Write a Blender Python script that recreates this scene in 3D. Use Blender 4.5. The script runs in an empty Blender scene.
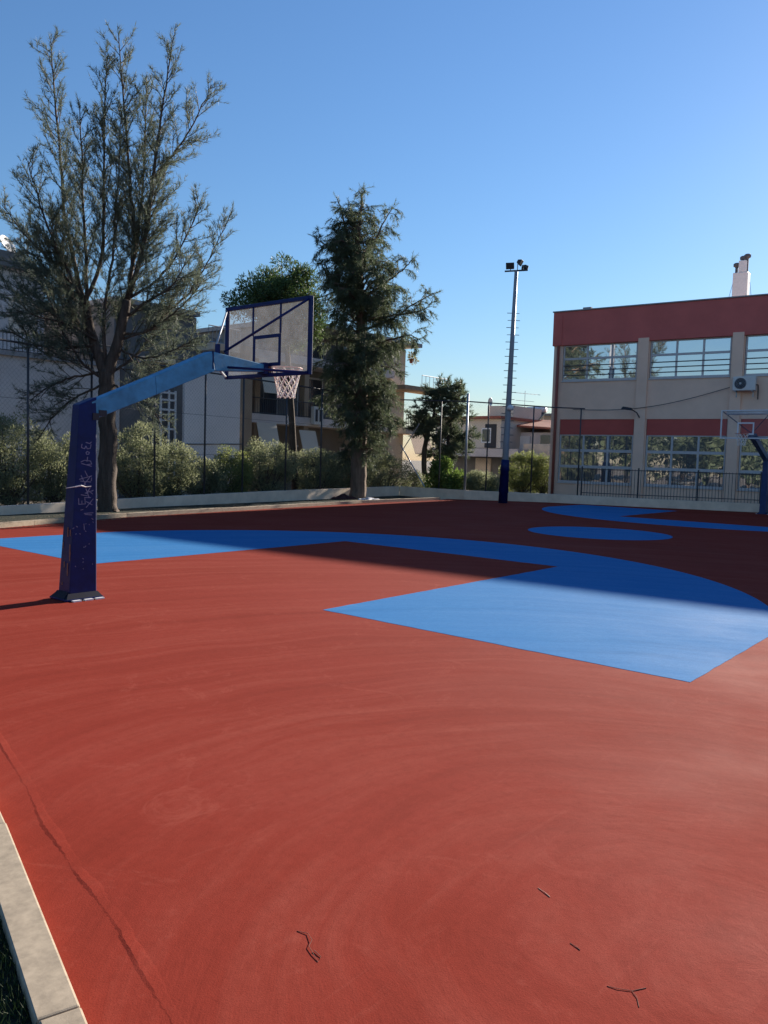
import bpy, math, random
import numpy as np
from mathutils import Vector, Matrix
R = math.radians
rng = np.random.default_rng(7)
random.seed(7)
scene = bpy.context.scene
COL = scene.collection

# ------------------------------------------------------------------ camera, sky, sun, exposure
CAM = np.array([-6.604, -8.703, 1.755])
FPX, PITCH, ROLL, YAW = 800.0, 0.0671, 0.0303, 0.6847
_F = np.array([math.cos(YAW)*math.cos(PITCH), math.sin(YAW)*math.cos(PITCH), -math.sin(PITCH)])
_R = np.array([math.sin(YAW), -math.cos(YAW), 0.0])
_U = np.cross(_R, _F)
_c, _s = math.cos(ROLL), math.sin(ROLL)
cr, cu = _R*_c + _U*_s, -_R*_s + _U*_c
cam_d = bpy.data.cameras.new("camera")
cam = bpy.data.objects.new("camera", cam_d); COL.objects.link(cam)
m = Matrix.Identity(4)
for i in range(3):
    m[i][0], m[i][1], m[i][2], m[i][3] = cr[i], cu[i], -_F[i], CAM[i]
cam.matrix_world = m
cam_d.sensor_fit = 'VERTICAL'; cam_d.sensor_height = 36; cam_d.lens = FPX/1024*36
cam_d.clip_start = 0.05; cam_d.clip_end = 3000
scene.camera = cam

SUN_EL, SUN_AZ = R(19.0), R(1.2)          # azimuth measured from +X towards +Y
w = bpy.data.worlds.new("World"); scene.world = w; w.use_nodes = True
nt = w.node_tree
sky = nt.nodes.new("ShaderNodeTexSky"); sky.sky_type = 'NISHITA'; sky.sun_disc = False
sky.sun_elevation = SUN_EL; sky.sun_rotation = R(90) - SUN_AZ
sky.air_density = 1.5; sky.dust_density = 0.14; sky.ozone_density = 8.0; sky.altitude = 0
bg = nt.nodes["Background"]; bg.inputs["Strength"].default_value = 0.065
tint = nt.nodes.new("ShaderNodeMix"); tint.data_type = 'RGBA'; tint.blend_type = 'MULTIPLY'; tint.inputs[0].default_value = 1.0
tint.clamp_result = False; tint.inputs[7].default_value = (1.07, 0.98, 1.0, 1)
nt.links.new(sky.outputs[0], tint.inputs[6]); nt.links.new(tint.outputs[2], bg.inputs[0])
S = Vector((math.cos(SUN_EL)*math.cos(SUN_AZ), math.cos(SUN_EL)*math.sin(SUN_AZ), math.sin(SUN_EL)))
sd = bpy.data.lights.new("sun", 'SUN'); sd.energy = 5.0; sd.angle = R(0.55); sd.color = (1, 0.9, 0.78)
so = bpy.data.objects.new("sun", sd); COL.objects.link(so); so.rotation_euler = S.to_track_quat('Z', 'Y').to_euler()
so.location = (60, 0, 40)
vs = scene.view_settings
vs.view_transform = 'Standard'; vs.look = 'None'; vs.exposure = 1.22; vs.gamma = 1; vs.use_curve_mapping = False
scene.cycles.max_bounces = 8; scene.cycles.transparent_max_bounces = 16
scene.cycles.use_denoising = True

# ------------------------------------------------------------------ measuring: where a sight line meets a real plane
def ray(x, y):
    dx, dy = x-384, y-512
    X = _c*dx + _s*dy; Y = -_s*dx + _c*dy
    return _F*FPX + _R*X - _U*Y
def on(x, y, axis, val):
    d = ray(x, y); return CAM + d*((val-CAM[axis])/d[axis])
def at_depth(x, y, D):
    d = ray(x, y); h = np.array([math.cos(YAW), math.sin(YAW), 0]); return CAM + d*(D/(d@h))
def depth_of(x, y):
    return (x-CAM[0])*math.cos(YAW) + (y-CAM[1])*math.sin(YAW)

# ------------------------------------------------------------------ materials
MATS = {}
def mat(name, col, rough=0.6, var=0.12, scale=4.0, bump=0.0, bscale=60.0, metal=0.0, spec=0.4, col2=None, stretch=None, detail=5):
    if name in MATS: return MATS[name]
    mt = bpy.data.materials.new(name); mt.use_nodes = True; n = mt.node_tree; L = n.links
    b = n.nodes["Principled BSDF"]
    tc = n.nodes.new("ShaderNodeTexCoord")
    src = tc.outputs["Object"]
    if stretch:
        mp = n.nodes.new("ShaderNodeMapping"); mp.inputs["Scale"].default_value = stretch
        L.new(src, mp.inputs[0]); src = mp.outputs[0]
    nz = n.nodes.new("ShaderNodeTexNoise"); nz.inputs["Scale"].default_value = scale; nz.inputs["Detail"].default_value = detail
    nz.inputs["Roughness"].default_value = 0.65
    L.new(src, nz.inputs["Vector"])
    rp = n.nodes.new("ShaderNodeValToRGB")
    c = np.array(col)
    lo = np.clip(c*(1-var), 0, 1); hi = np.clip(c*(1+var), 0, 1) if col2 is None else np.array(col2)
    rp.color_ramp.elements[0].position = .32; rp.color_ramp.elements[1].position = .68
    rp.color_ramp.elements[0].color = (*lo, 1); rp.color_ramp.elements[1].color = (*hi, 1)
    L.new(nz.outputs["Fac"], rp.inputs[0]); L.new(rp.outputs[0], b.inputs["Base Color"])
    b.inputs["Roughness"].default_value = rough; b.inputs["Metallic"].default_value = metal
    b.inputs["Specular IOR Level"].default_value = spec
    if bump:
        n2 = n.nodes.new("ShaderNodeTexNoise"); n2.inputs["Scale"].default_value = bscale; n2.inputs["Detail"].default_value = 4
        L.new(tc.outputs["Object"], n2.inputs["Vector"])
        bp = n.nodes.new("ShaderNodeBump"); bp.inputs["Strength"].default_value = bump; bp.inputs["Distance"].default_value = 0.02
        L.new(n2.outputs["Fac"], bp.inputs["Height"]); L.new(bp.outputs[0], b.inputs["Normal"])
    MATS[name] = mt
    return mt

def leaf_mat(name, col, col2, trans=0.35, scale=1.2):
    mt = bpy.data.materials.new(name); mt.use_nodes = True; n = mt.node_tree; L = n.links
    b = n.nodes["Principled BSDF"]; out = n.nodes["Material Output"]
    geo = n.nodes.new("ShaderNodeNewGeometry"); tc = n.nodes.new("ShaderNodeTexCoord")
    nz = n.nodes.new("ShaderNodeTexNoise"); nz.inputs["Scale"].default_value = scale; nz.inputs["Detail"].default_value = 3
    L.new(tc.outputs["Object"], nz.inputs["Vector"])
    ad = n.nodes.new("ShaderNodeMath"); ad.operation = 'MULTIPLY_ADD'; ad.inputs[1].default_value = 0.45
    L.new(geo.outputs["Random Per Island"], ad.inputs[0])
    mu = n.nodes.new("ShaderNodeMath"); mu.operation = 'MULTIPLY'; mu.inputs[1].default_value = 0.55
    L.new(nz.outputs["Fac"], mu.inputs[0]); L.new(mu.outputs[0], ad.inputs[2])
    rp = n.nodes.new("ShaderNodeValToRGB")
    rp.color_ramp.elements[0].position = .2; rp.color_ramp.elements[1].position = .8
    rp.color_ramp.elements[0].color = (*col, 1); rp.color_ramp.elements[1].color = (*col2, 1)
    L.new(ad.outputs[0], rp.inputs[0]); L.new(rp.outputs[0], b.inputs["Base Color"])
    b.inputs["Roughness"].default_value = 0.55; b.inputs["Specular IOR Level"].default_value = 0.35
    tr = n.nodes.new("ShaderNodeBsdfTranslucent"); L.new(rp.outputs[0], tr.inputs[0])
    mx = n.nodes.new("ShaderNodeMixShader"); mx.inputs[0].default_value = trans
    L.new(b.outputs[0], mx.inputs[1]); L.new(tr.outputs[0], mx.inputs[2]); L.new(mx.outputs[0], out.inputs[0])
    return mt

def court_mat(name, base, dusty, pale, rough=0.86, spec=0.05):
    """acrylic sports coating rolled on in wide arcs over asphalt"""
    mt = bpy.data.materials.new(name); mt.use_nodes = True; n = mt.node_tree; L = n.links
    b = n.nodes["Principled BSDF"]; tc = n.nodes.new("ShaderNodeTexCoord"); P = tc.outputs["Object"]
    def noise(scale, detail=5, rough_=.6, dist=0, vec=P):
        z = n.nodes.new("ShaderNodeTexNoise"); z.inputs["Scale"].default_value = scale; z.inputs["Detail"].default_value = detail
        z.inputs["Roughness"].default_value = rough_; z.inputs["Distortion"].default_value = dist; L.new(vec, z.inputs["Vector"]); return z.outputs["Fac"]
    def ramp(src, a, c, p0, p1):
        r = n.nodes.new("ShaderNodeValToRGB"); r.color_ramp.elements[0].position = p0; r.color_ramp.elements[1].position = p1
        r.color_ramp.elements[0].color = (a, a, a, 1); r.color_ramp.elements[1].color = (c, c, c, 1); L.new(src, r.inputs[0]); return r.outputs[0]
    def mix(f, a, c):
        x = n.nodes.new("ShaderNodeMix"); x.data_type = 'RGBA'
        if isinstance(f, float): x.inputs[0].default_value = f
        else: L.new(f, x.inputs[0])
        for v, k in ((a, 6), (c, 7)):
            if isinstance(v, tuple): x.inputs[k].default_value = (*v, 1)
            else: L.new(v, x.inputs[k])
        return x.outputs[2]
    # sweeping arcs of the squeegee, centred to the right of the hoop
    mp = n.nodes.new("ShaderNodeMapping"); mp.inputs["Location"].default_value = (3.2, 7.6, 0); L.new(P, mp.inputs[0])
    # low-frequency wander so that no sweep is a perfect circle
    nw = n.nodes.new("ShaderNodeTexNoise"); nw.inputs["Scale"].default_value = .45; nw.inputs["Detail"].default_value = 2; L.new(P, nw.inputs["Vector"])
    wa = n.nodes.new("ShaderNodeVectorMath"); wa.operation = 'MULTIPLY_ADD'; wa.inputs[1].default_value = (0.85, 0.85, 0); L.new(nw.outputs["Color"], wa.inputs[0]); L.new(mp.outputs[0], wa.inputs[2])
    ln = n.nodes.new("ShaderNodeVectorMath"); ln.operation = 'LENGTH'; L.new(wa.outputs[0], ln.inputs[0])
    sx = n.nodes.new("ShaderNodeSeparateXYZ"); L.new(wa.outputs[0], sx.inputs[0])
    at = n.nodes.new("ShaderNodeMath"); at.operation = 'ARCTAN2'; L.new(sx.outputs[1], at.inputs[0]); L.new(sx.outputs[0], at.inputs[1])
    cx = n.nodes.new("ShaderNodeCombineXYZ"); L.new(ln.outputs["Value"], cx.inputs[0]); L.new(at.outputs[0], cx.inputs[1])
    ms = n.nodes.new("ShaderNodeMapping"); ms.inputs["Scale"].default_value = (4.2, 1.1, 1); L.new(cx.outputs[0], ms.inputs[0])
    sweep = noise(1.0, 7, .66, .3, ms.outputs[0])
    arcs = ramp(sweep, 0.0, 0.46, .47, .76)
    arcd = ramp(sweep, 0.42, 0.0, .28, .46)
    big = ramp(noise(0.35, 7, .68, .6), 0.0, 1.0, .36, .66)
    col = mix(big, base, dusty)
    col = mix(arcs, col, pale); col = mix(arcd, col, tuple(x*0.70 for x in base))
    fine = ramp(noise(16, 5, .75), 0.0, 0.42, .45, .8)
    col = mix(fine, col, tuple(x*0.72 for x in base))
    grit = ramp(noise(170, 3, .75), 0.0, 0.52, .50, .70)
    col = mix(grit, col, tuple(x*0.55 for x in base))
    scuff = ramp(noise(1.7, 9, .82, 1.2), 0.0, 0.55, .56, .72)
    col = mix(scuff, col, pale)
    m2 = n.nodes.new("ShaderNodeMapping"); m2.inputs["Rotation"].default_value = (0, 0, .75); m2.inputs["Scale"].default_value = (.55, 4.5, 1)
    L.new(P, m2.inputs[0])
    streak = ramp(noise(1.3, 6, .75, 1.5, m2.outputs[0]), 0.0, 0.40, .60, .80)
    col = mix(streak, col, pale)
    L.new(col, b.inputs["Base Color"])
    b.inputs["Specular IOR Level"].default_value = spec
    L.new(ramp(noise(0.8, 5), rough-.06, rough+.1, .3, .7), b.inputs["Roughness"])
    b1 = n.nodes.new("ShaderNodeBump"); b1.inputs["Strength"].default_value = .16; b1.inputs["Distance"].default_value = .008
    L.new(noise(150, 3, .7), b1.inputs["Height"])
    b2 = n.nodes.new("ShaderNodeBump"); b2.inputs["Strength"].default_value = .12; b2.inputs["Distance"].default_value = .02
    L.new(noise(5, 6, .65), b2.inputs["Height"]); L.new(b1.outputs[0], b2.inputs["Normal"])
    b3 = n.nodes.new("ShaderNodeBump"); b3.inputs["Strength"].default_value = .22; b3.inputs["Distance"].default_value = .02
    L.new(sweep, b3.inputs["Height"]); L.new(b2.outputs[0], b3.inputs["Normal"]); L.new(b3.outputs[0], b.inputs["Normal"])
    return mt

M = dict(
    red=court_mat("red_court_paint", (0.235, 0.031, 0.018), (0.265, 0.038, 0.024), (0.34, 0.080, 0.054)),
    blue=court_mat("blue_court_paint", (0.032, 0.18, 0.42), (0.042, 0.195, 0.43), (0.08, 0.24, 0.47)),
    soil=mat("dry_soil", (0.16, 0.13, 0.10), .95, .35, .6, .4, 20),
    turf=mat("dark_turf", (0.012, 0.018, 0.008), .95, .5, 9, .9, 120),
    kerb=mat("kerb_concrete", (0.36, 0.29, 0.205), .9, .20, 22, .05, 260),
    wallwhite=mat("painted_low_wall", (0.74, 0.60, 0.46), .85, .14, 1.6, .2, 50),
    navy=mat("navy_steel_paint", (0.002, 0.010, 0.085), .5, .25, 7, .05, 40, spec=.28),
    arm=mat("faded_blue_steel_paint", (0.055, 0.26, 0.43), .5, .25, 5, .08, 40, spec=.5),
    steel=mat("galvanised_steel", (0.38, 0.40, 0.43), .45, .12, 8, metal=.6),
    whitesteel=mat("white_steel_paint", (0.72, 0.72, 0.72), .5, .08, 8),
    chalk=mat("scratched_pale_marks", (0.24, 0.23, 0.32), .8, .3, 30),
    rim=mat("faded_orange_rim", (0.55, 0.16, 0.11), .5, .15, 10),
    net=mat("off_white_net_cord", (0.88, 0.82, 0.74), .85, .12, 20),
    fence=mat("dark_fence_steel", (0.06, 0.062, 0.068), .55, .2, 6, metal=.2),
    bark1=mat("grey_brown_bark", (0.075, 0.056, 0.043), .95, .45, 3, 1.0, 22, stretch=(4, 4, .6)),
    plaster=mat("beige_pink_plaster", (0.84, 0.58, 0.43), .9, .07, .8, .12, 90),
    maroon=mat("maroon_plaster", (0.55, 0.135, 0.115), .85, .10, .7, .1, 80),
    redpanel=mat("red_infill_panel", (0.50, 0.10, 0.08), .8, .08, 1.2),
    pipe=mat("red_brown_downpipe", (0.28, 0.075, 0.05), .55, .1, 3),
    alu=mat("grey_window_frame", (0.52, 0.50, 0.49), .5, .06, 6),
    coping=mat("grey_coping", (0.30, 0.29, 0.29), .8, .15, 3),
    bars=mat("dark_guard_bars", (0.10, 0.10, 0.11), .5, .1, 6),
    aclight=mat("ac_off_white", (0.62, 0.61, 0.58), .5, .05, 8),
    dark=mat("dark_plastic", (0.03, 0.03, 0.035), .6, .2, 8),
    greywall=mat("grey_render_wall", (0.58, 0.53, 0.51), .92, .10, .7, .1, 60),
    palewall=mat("pale_grey_render_wall", (0.84, 0.79, 0.77), .92, .05, .5, .05, 60),
    cream=mat("cream_render", (0.66, 0.57, 0.46), .92, .08, .7),
    darkwall=mat("dark_grey_render", (0.17, 0.165, 0.165), .92, .12, .9),
    brownwall=mat("brown_render", (0.36, 0.27, 0.19), .92, .12, .9),
    recess=mat("recess_shade_wall", (0.20, 0.185, 0.17), .92, .12, .9),  # shade of the recesses is put into this dark wall colour
    opening=mat("dark_window_glass", (0.035, 0.04, 0.05), .12, .2, 2, spec=.8),
    awning=mat("beige_awning_cloth", (0.66, 0.58, 0.48), .9, .06, 1.5),
    peach=mat("peach_awning_cloth", (0.72, 0.55, 0.42), .9, .06, 1.5),
    tile=mat("red_roof_tile", (0.33, 0.11, 0.07), .85, .25, 5, .5, 12),
    wood=mat("timber_soffit", (0.38, 0.26, 0.16), .8, .2, 3),
)
def glass_mat():
    mt = bpy.data.materials.new("window_glass"); mt.use_nodes = True; b = mt.node_tree.nodes["Principled BSDF"]; n = mt.node_tree
    b.inputs["Base Color"].default_value = (0.56, 0.57, 0.58, 1); b.inputs["Metallic"].default_value = .85
    b.inputs["Roughness"].default_value = .015
    tc = n.nodes.new("ShaderNodeTexCoord"); z = n.nodes.new("ShaderNodeTexNoise"); z.inputs["Scale"].default_value = 1.3
    n.links.new(tc.outputs["Object"], z.inputs["Vector"])
    bp = n.nodes.new("ShaderNodeBump"); bp.inputs["Strength"].default_value = .05; bp.inputs["Distance"].default_value = .05
    n.links.new(z.outputs["Fac"], bp.inputs["Height"]); n.links.new(bp.outputs[0], b.inputs["Normal"])
    return mt
M['glass'] = glass_mat()
def board_mat(nm, lo, hi):
    mt = bpy.data.materials.new(nm); mt.use_nodes = True; n = mt.node_tree; L = n.links; out = n.nodes["Material Output"]
    b = n.nodes["Principled BSDF"]; b.inputs["Base Color"].default_value = (.40, .40, .41, 1); b.inputs["Roughness"].default_value = .35
    t = n.nodes.new("ShaderNodeBsdfTransparent"); tl = n.nodes.new("ShaderNodeBsdfTranslucent"); tl.inputs[0].default_value = (.24, .24, .24, 1)
    tc = n.nodes.new("ShaderNodeTexCoord"); z = n.nodes.new("ShaderNodeTexNoise"); z.inputs["Scale"].default_value = 4.5; z.inputs["Detail"].default_value = 7
    z.inputs["Roughness"].default_value = .7
    L.new(tc.outputs["Object"], z.inputs["Vector"])
    r = n.nodes.new("ShaderNodeValToRGB"); r.color_ramp.elements[0].position = .3; r.color_ramp.elements[1].position = .72
    r.color_ramp.elements[0].color = (lo, lo, lo, 1); r.color_ramp.elements[1].color = (hi, hi, hi, 1); L.new(z.outputs["Fac"], r.inputs[0])
    m1 = n.nodes.new("ShaderNodeMixShader"); m1.inputs[0].default_value = .35; L.new(b.outputs[0], m1.inputs[1]); L.new(tl.outputs[0], m1.inputs[2])
    m2 = n.nodes.new("ShaderNodeMixShader"); L.new(r.outputs[0], m2.inputs[0]); L.new(t.outputs[0], m2.inputs[1]); L.new(m1.outputs[0], m2.inputs[2])
    L.new(m2.outputs[0], out.inputs[0]); return mt
M['acrylic'] = board_mat('dusty_clear_acrylic', .16, .40); M['clear'] = board_mat('clean_clear_acrylic', .03, .10)
M['needle1'] = leaf_mat("greygreen_needles", (0.065, 0.085, 0.062), (0.17, 0.195, 0.135), .45, .8)
M['needle2'] = leaf_mat("dark_green_needles", (0.055, 0.078, 0.050), (0.15, 0.180, 0.095), .45, .8)
M['needle3'] = leaf_mat("bright_pine_needles", (0.045, 0.085, 0.030), (0.115, 0.165, 0.050), .4, .9)
M['olive'] = leaf_mat("olive_leaves", (0.11, 0.138, 0.070), (0.36, 0.375, 0.215), .5, 1.4)
M['hedge'] = leaf_mat("hedge_leaves", (0.12, 0.165, 0.05), (0.34, 0.36, 0.12), .5, 1.3)
M['lime'] = leaf_mat("fresh_green_leaves", (0.085, 0.145, 0.03), (0.21, 0.29, 0.07), .45, 1.5)

# ------------------------------------------------------------------ building blocks
ORI = {}
def tag(o, label=None, cat=None, group=None, kind=None):
    for k, v in (('label', label), ('category', cat), ('group', group), ('kind', kind)):
        if v: o[k] = v
    return o
def thing(name, label, cat, loc=(0, 0, 0), rz=0.0, group=None):
    o = bpy.data.objects.new(name, None); COL.objects.link(o); o.empty_display_size = .3
    o.location = loc; o.rotation_euler = (0, 0, rz); ORI[o.name] = np.array(loc, float)
    return tag(o, label, cat, group)

class MB:
    def __init__(s): s.v = []; s.f = []
    def add(s, vs_, fs):
        k = len(s.v); s.v += [tuple(map(float, p)) for p in vs_]; s.f += [tuple(i+k for i in f) for f in fs]; return s
    def box(s, x0, x1, y0, y1, z0, z1):
        x0, x1 = min(x0, x1), max(x0, x1); y0, y1 = min(y0, y1), max(y0, y1)
        vs_ = [(x, y, z) for z in (z0, z1) for y in (y0, y1) for x in (x0, x1)]
        return s.add(vs_, [(0, 2, 3, 1), (4, 5, 7, 6), (0, 1, 5, 4), (2, 6, 7, 3), (0, 4, 6, 2), (1, 3, 7, 5)])
    def hexa(s, a, b):
        """two quads (each 4 points in the same winding) joined into a solid"""
        return s.add(list(a)+list(b), [(3, 2, 1, 0), (4, 5, 6, 7)] + [(i, (i+1) % 4, 4+(i+1) % 4, 4+i) for i in range(4)])
    def prism(s, poly, z0, z1):
        n = len(poly)
        return s.add([(x, y, z0) for x, y in poly] + [(x, y, z1) for x, y in poly],
                     [tuple(range(n-1, -1, -1)), tuple(range(n, 2*n))] + [(i, (i+1) % n, n+(i+1) % n, n+i) for i in range(n)])
    def tube(s, pts, rad, sides=8, cap=True):
        pts = [np.array(p, float) for p in pts]; n = len(pts)
        rad = [rad]*n if np.isscalar(rad) else list(rad)
        k = len(s.v); up = None
        for i, p in enumerate(pts):
            t = pts[min(i+1, n-1)] - pts[max(i-1, 0)]; t = t/(np.linalg.norm(t)+1e-12)
            if up is None:
                up = np.cross(t, (0, 0, 1) if abs(t[2]) < .9 else (1, 0, 0))
            up = up - t*(up@t); up = up/(np.linalg.norm(up)+1e-12); sd_ = np.cross(t, up)
            for j in range(sides):
                a = 2*math.pi*j/sides
                q = p + rad[i]*(math.cos(a)*up + math.sin(a)*sd_); s.v.append(tuple(map(float, q)))
        for i in range(n-1):
            for j in range(sides):
                a, b = k+i*sides+j, k+i*sides+(j+1) % sides
                s.f.append((a, b, b+sides, a+sides))
        if cap:
            s.f.append(tuple(k+j for j in range(sides-1, -1, -1))); s.f.append(tuple(k+(n-1)*sides+j for j in range(sides)))
        return s
    def lathe(s, prof, c=(0, 0, 0), sides=20, axis='z'):
        k = len(s.v)
        for r_, z in prof:
            for j in range(sides):
                a = 2*math.pi*j/sides; x, y = r_*math.cos(a), r_*math.sin(a)
                q = (x, y, z) if axis == 'z' else ((z, x, y) if axis == 'x' else (x, z, y))
                s.v.append((q[0]+c[0], q[1]+c[1], q[2]+c[2]))
        for i in range(len(prof)-1):
            for j in range(sides):
                a, b = k+i*sides+j, k+i*sides+(j+1) % sides; s.f.append((a, b, b+sides, a+sides))
        s.f.append(tuple(k+j for j in range(sides-1, -1, -1))); s.f.append(tuple(k+(len(prof)-1)*sides+j for j in range(sides)))
        return s
    def ribbon(s, pts, width, normal):
        """flat stroke lying on a face"""
        nrm = np.array(normal, float)
        for a, b in zip(pts[:-1], pts[1:]):
            a = np.array(a, float); b = np.array(b, float); t = (b-a)/(np.linalg.norm(b-a)+1e-9); sd_ = np.cross(nrm, t)*width/2
            a = a-t*width*.3; b = b+t*width*.3
            lift = nrm*.0015
            s.hexa([a-sd_, b-sd_, b+sd_, a+sd_], [a-sd_+lift, b-sd_+lift, b+sd_+lift, a+sd_+lift])
        return s
    def build(s, name, mt, parent=None, world=True, bevel=0, smooth=False, loc=None):
        me = bpy.data.meshes.new(name)
        v = np.array(s.v, float).reshape(-1, 3)
        if parent is not None and world: v = v - ORI.get(root_of(parent).name, np.zeros(3))
        if parent is None and loc is not None: v = v - np.array(loc, float)
        me.from_pydata([tuple(p) for p in v], [], s.f)
        if mt: me.materials.append(mt)
        o = bpy.data.objects.new(name, me); COL.objects.link(o)
        if parent is not None: o.parent = parent
        elif loc is not None: o.location = loc
        if bevel:
            bv = o.modifiers.new("bevel", 'BEVEL'); bv.width = bevel; bv.segments = 2; bv.limit_method = 'ANGLE'; bv.angle_limit = R(40)
        if smooth:
            me.polygons.foreach_set("use_smooth", [True]*len(me.polygons))
        me.update()
        return o
def root_of(o):
    while o.parent: o = o.parent
    return o
def fast_mesh(name, V, k, mt, parent):
    """V: (n*k,3) points, every k of them one leaf"""
    V = np.asarray(V, np.float32)
    if parent is not None: V = V - ORI[root_of(parent).name].astype(np.float32)
    n = len(V)//k
    me = bpy.data.meshes.new(name)
    me.vertices.add(n*k); me.vertices.foreach_set("co", V.ravel())
    me.loops.add(n*k); me.loops.foreach_set("vertex_index", np.arange(n*k, dtype=np.int32))
    me.polygons.add(n); me.polygons.foreach_set("loop_start", np.arange(0, n*k, k, dtype=np.int32))
    me.update(calc_edges=True); me.validate()
    me.materials.append(mt)
    o = bpy.data.objects.new(name, me); COL.objects.link(o)
    if parent is not None: o.parent = parent
    return o
def struct(mb, name, mt): return tag(mb.build(name, mt), kind='structure')
def unit(a): return a/(np.linalg.norm(a, axis=-1, keepdims=True)+1e-9)

# ------------------------------------------------------------------ ground
struct(MB().add([(-400, -400, -.16), (900, -400, -.16), (900, 700, -.16), (-400, 700, -.16)], [(0, 1, 2, 3)]), "ground", M['soil'])
KF = [(-8.0, 4.7), (-0.95, 7.55), (1.4, 8.55), (5.4, 9.85), (9.9, 10.45), (16.7, 11.45), (22.3, 11.7)]       # court edge below the trees
WL = [(-8, 9.0), (3, 11.5), (8, 12.5), (14, 13.2), (22.9, 14.5)]                                             # low wall behind the trees
WR = [(22.9, 14.5), (23.7, 11.4), (25.8, 8.3), (27.0, 4.5), (28.4, 0.3), (29.6, -6), (31.6, -26)]            # low wall in front of the school
NK = [(-0.95, 7.55), (-3.45, 0.0), (-4.95, -5.22), (-5.36, -6.56), (-6.1, -8.95), (-10.5, -24)]              # kerb at the camera's feet
court_poly = KF[1:] + [(23.3, 12.0)] + WR[1:] + [(30, -30), (-12, -30)] + NK[::-1][:-1]
struct(MB().add([(x, y, 0) for x, y in court_poly], [tuple(range(len(court_poly)-1, -1, -1))]), "court", M['red'])
def zone(flip):
    a = math.asin(6.6/6.75); arc = [(1.575+6.75*math.cos(t), 6.75*math.sin(t)) for t in np.linspace(-a, a, 72)]
    P = [(0, -6.6)] + arc + [(0, 6.6), (0, 2.45), (5.8, 2.45), (5.8, -2.45), (0, -2.45)]
    # subdivide and let the hand-rolled edge waver a few millimetres
    out = []
    for (p, q) in zip(P, P[1:]+P[:1]):
        p = np.array(p); q = np.array(q); k = max(1, int(np.linalg.norm(q-p)/.15))
        for i in range(k):
            r_ = p+(q-p)*i/k + (rng.normal(0, .004, 2) if i else 0); out.append((float(r_[0]), float(r_[1])))
    if flip: out = [(25.65-x, -y) for x, y in out]
    return out
for fl in (False, True):
    z_ = zone(fl); bm_ = MB().prism(z_ if not fl else z_, -.003, .0025)
    struct(bm_, "court_marking_zone", M['blue'])
cc = [(12.83+1.8*math.cos(t), 1.8*math.sin(t), .004) for t in np.linspace(0, 2*math.pi, 72, endpoint=False)]
struct(MB().add(cc, [tuple(range(72))]), "court_marking_circle", M['blue'])
def offset(pts, d):
    pts = [np.array(p, float) for p in pts]; out = []
    for i, p in enumerate(pts):
        t = pts[min(i+1, len(pts)-1)] - pts[max(i-1, 0)]; t /= np.linalg.norm(t); out.append(p + d*np.array([-t[1], t[0]]))
    return out
def wall_strip(pts, d, z0, z1):
    """wall along a line, thickness d to the left of it; z1 may vary per point"""
    q = offset(pts, d); n = len(pts); mb = MB(); z1 = [z1]*n if np.isscalar(z1) else z1
    vs_ = [];
    for i in range(n): vs_ += [(*pts[i], z0), (*q[i], z0), (*q[i], z1[i]), (*pts[i], z1[i])]
    fs = [(0, 3, 2, 1), (4*n-4, 4*n-3, 4*n-2, 4*n-1)]
    for i in range(n-1):
        for j in range(4): fs.append((4*i+j, 4*i+(j+1) % 4, 4*i+4+(j+1) % 4, 4*i+4+j))
    return mb.add(vs_, fs)
def kerb_stones(pts, d, z1, step):
    mb = MB(); q = along_pts(pts, step)
    for a, b in zip(q[:-1], q[1:]):
        t = unit(np.array(b)-np.array(a)); g = .005; j = rng.normal(0, .0035, 3)
        k = wall_strip([tuple(np.array(a)+t*g), tuple(np.array(b)-t*g)], d+j[0], -.15, [z1+j[1], z1+j[2]]); mb.add(k.v, k.f)
    return mb
def along_pts(pts, step):
    out = []
    for a, b in zip(pts[:-1], pts[1:]):
        a = np.array(a, float); b = np.array(b, float); k = max(1, round(np.linalg.norm(b-a)/step))
        out += [a+(b-a)*i/k for i in range(k)]
    return out+[np.array(pts[-1], float)]
struct(kerb_stones(KF, .2, .10, 1.0), "kerb", M['kerb'])
# near kerb: segments with joints, turf on its far side
nk_q = offset(NK, -.02)
kb = struct(kerb_stones([tuple(p) for p in NK][::-1], .125, .075, 1.0), "kerb", M['kerb'])
bv = kb.modifiers.new("bevel", 'BEVEL'); bv.width = .008; bv.segments = 2
kf_i = offset(KF, .2)
verge = [tuple(p) for p in kf_i] + [tuple(p) for p in WL[::-1]]
struct(MB().add([(x, y, .03) for x, y in verge], [tuple(range(len(verge)))]), "verge", M['turf'])
nv = [tuple(p) for p in offset(NK, -.125)] ; nv = nv[1:] + [(-30, -24), (-30, 0)]
struct(MB().add([(x, y, .035) for x, y in nv], [tuple(range(len(nv)))]), "verge", M['turf'])
# raised seam in the coating, running beside the near kerb
seam_c = [on(x, y, 2, 0)[:2] for x, y in ((-60, 660), (0, 745), (25, 787), (42, 825), (62, 852), (70, 868), (85, 885), (100, 905), (118, 930), (140, 972), (170, 1022), (230, 1130))]
sc_d = []
for p, q in zip(seam_c[:-1], seam_c[1:]):
    for i in range(14): sc_d.append(p+(q-p)*i/14 + rng.normal(0, .0022, 2))
mb = MB(); offs = offset(sc_d, 1.0); prof = [(-.075, -.002), (-.04, .0008), (-.006, .0026), (.022, -.002)]
n_ = len(sc_d)
for i in range(n_):
    t = offs[i]-sc_d[i]; hgt = .6+.4*math.sin(i*.17)+rng.normal(0, .08)
    for o_, z_ in prof: mb.v.append((*(sc_d[i]-t*o_*(1+.12*math.sin(i*.31))), z_*max(.15, hgt) if z_ > 0 else z_))
for i in range(n_-1):
    for j in range(3): a = i*4+j; mb.f.append((a, a+1, a+5, a+4))
struct(mb, "court_seam", M['red'])
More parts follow.
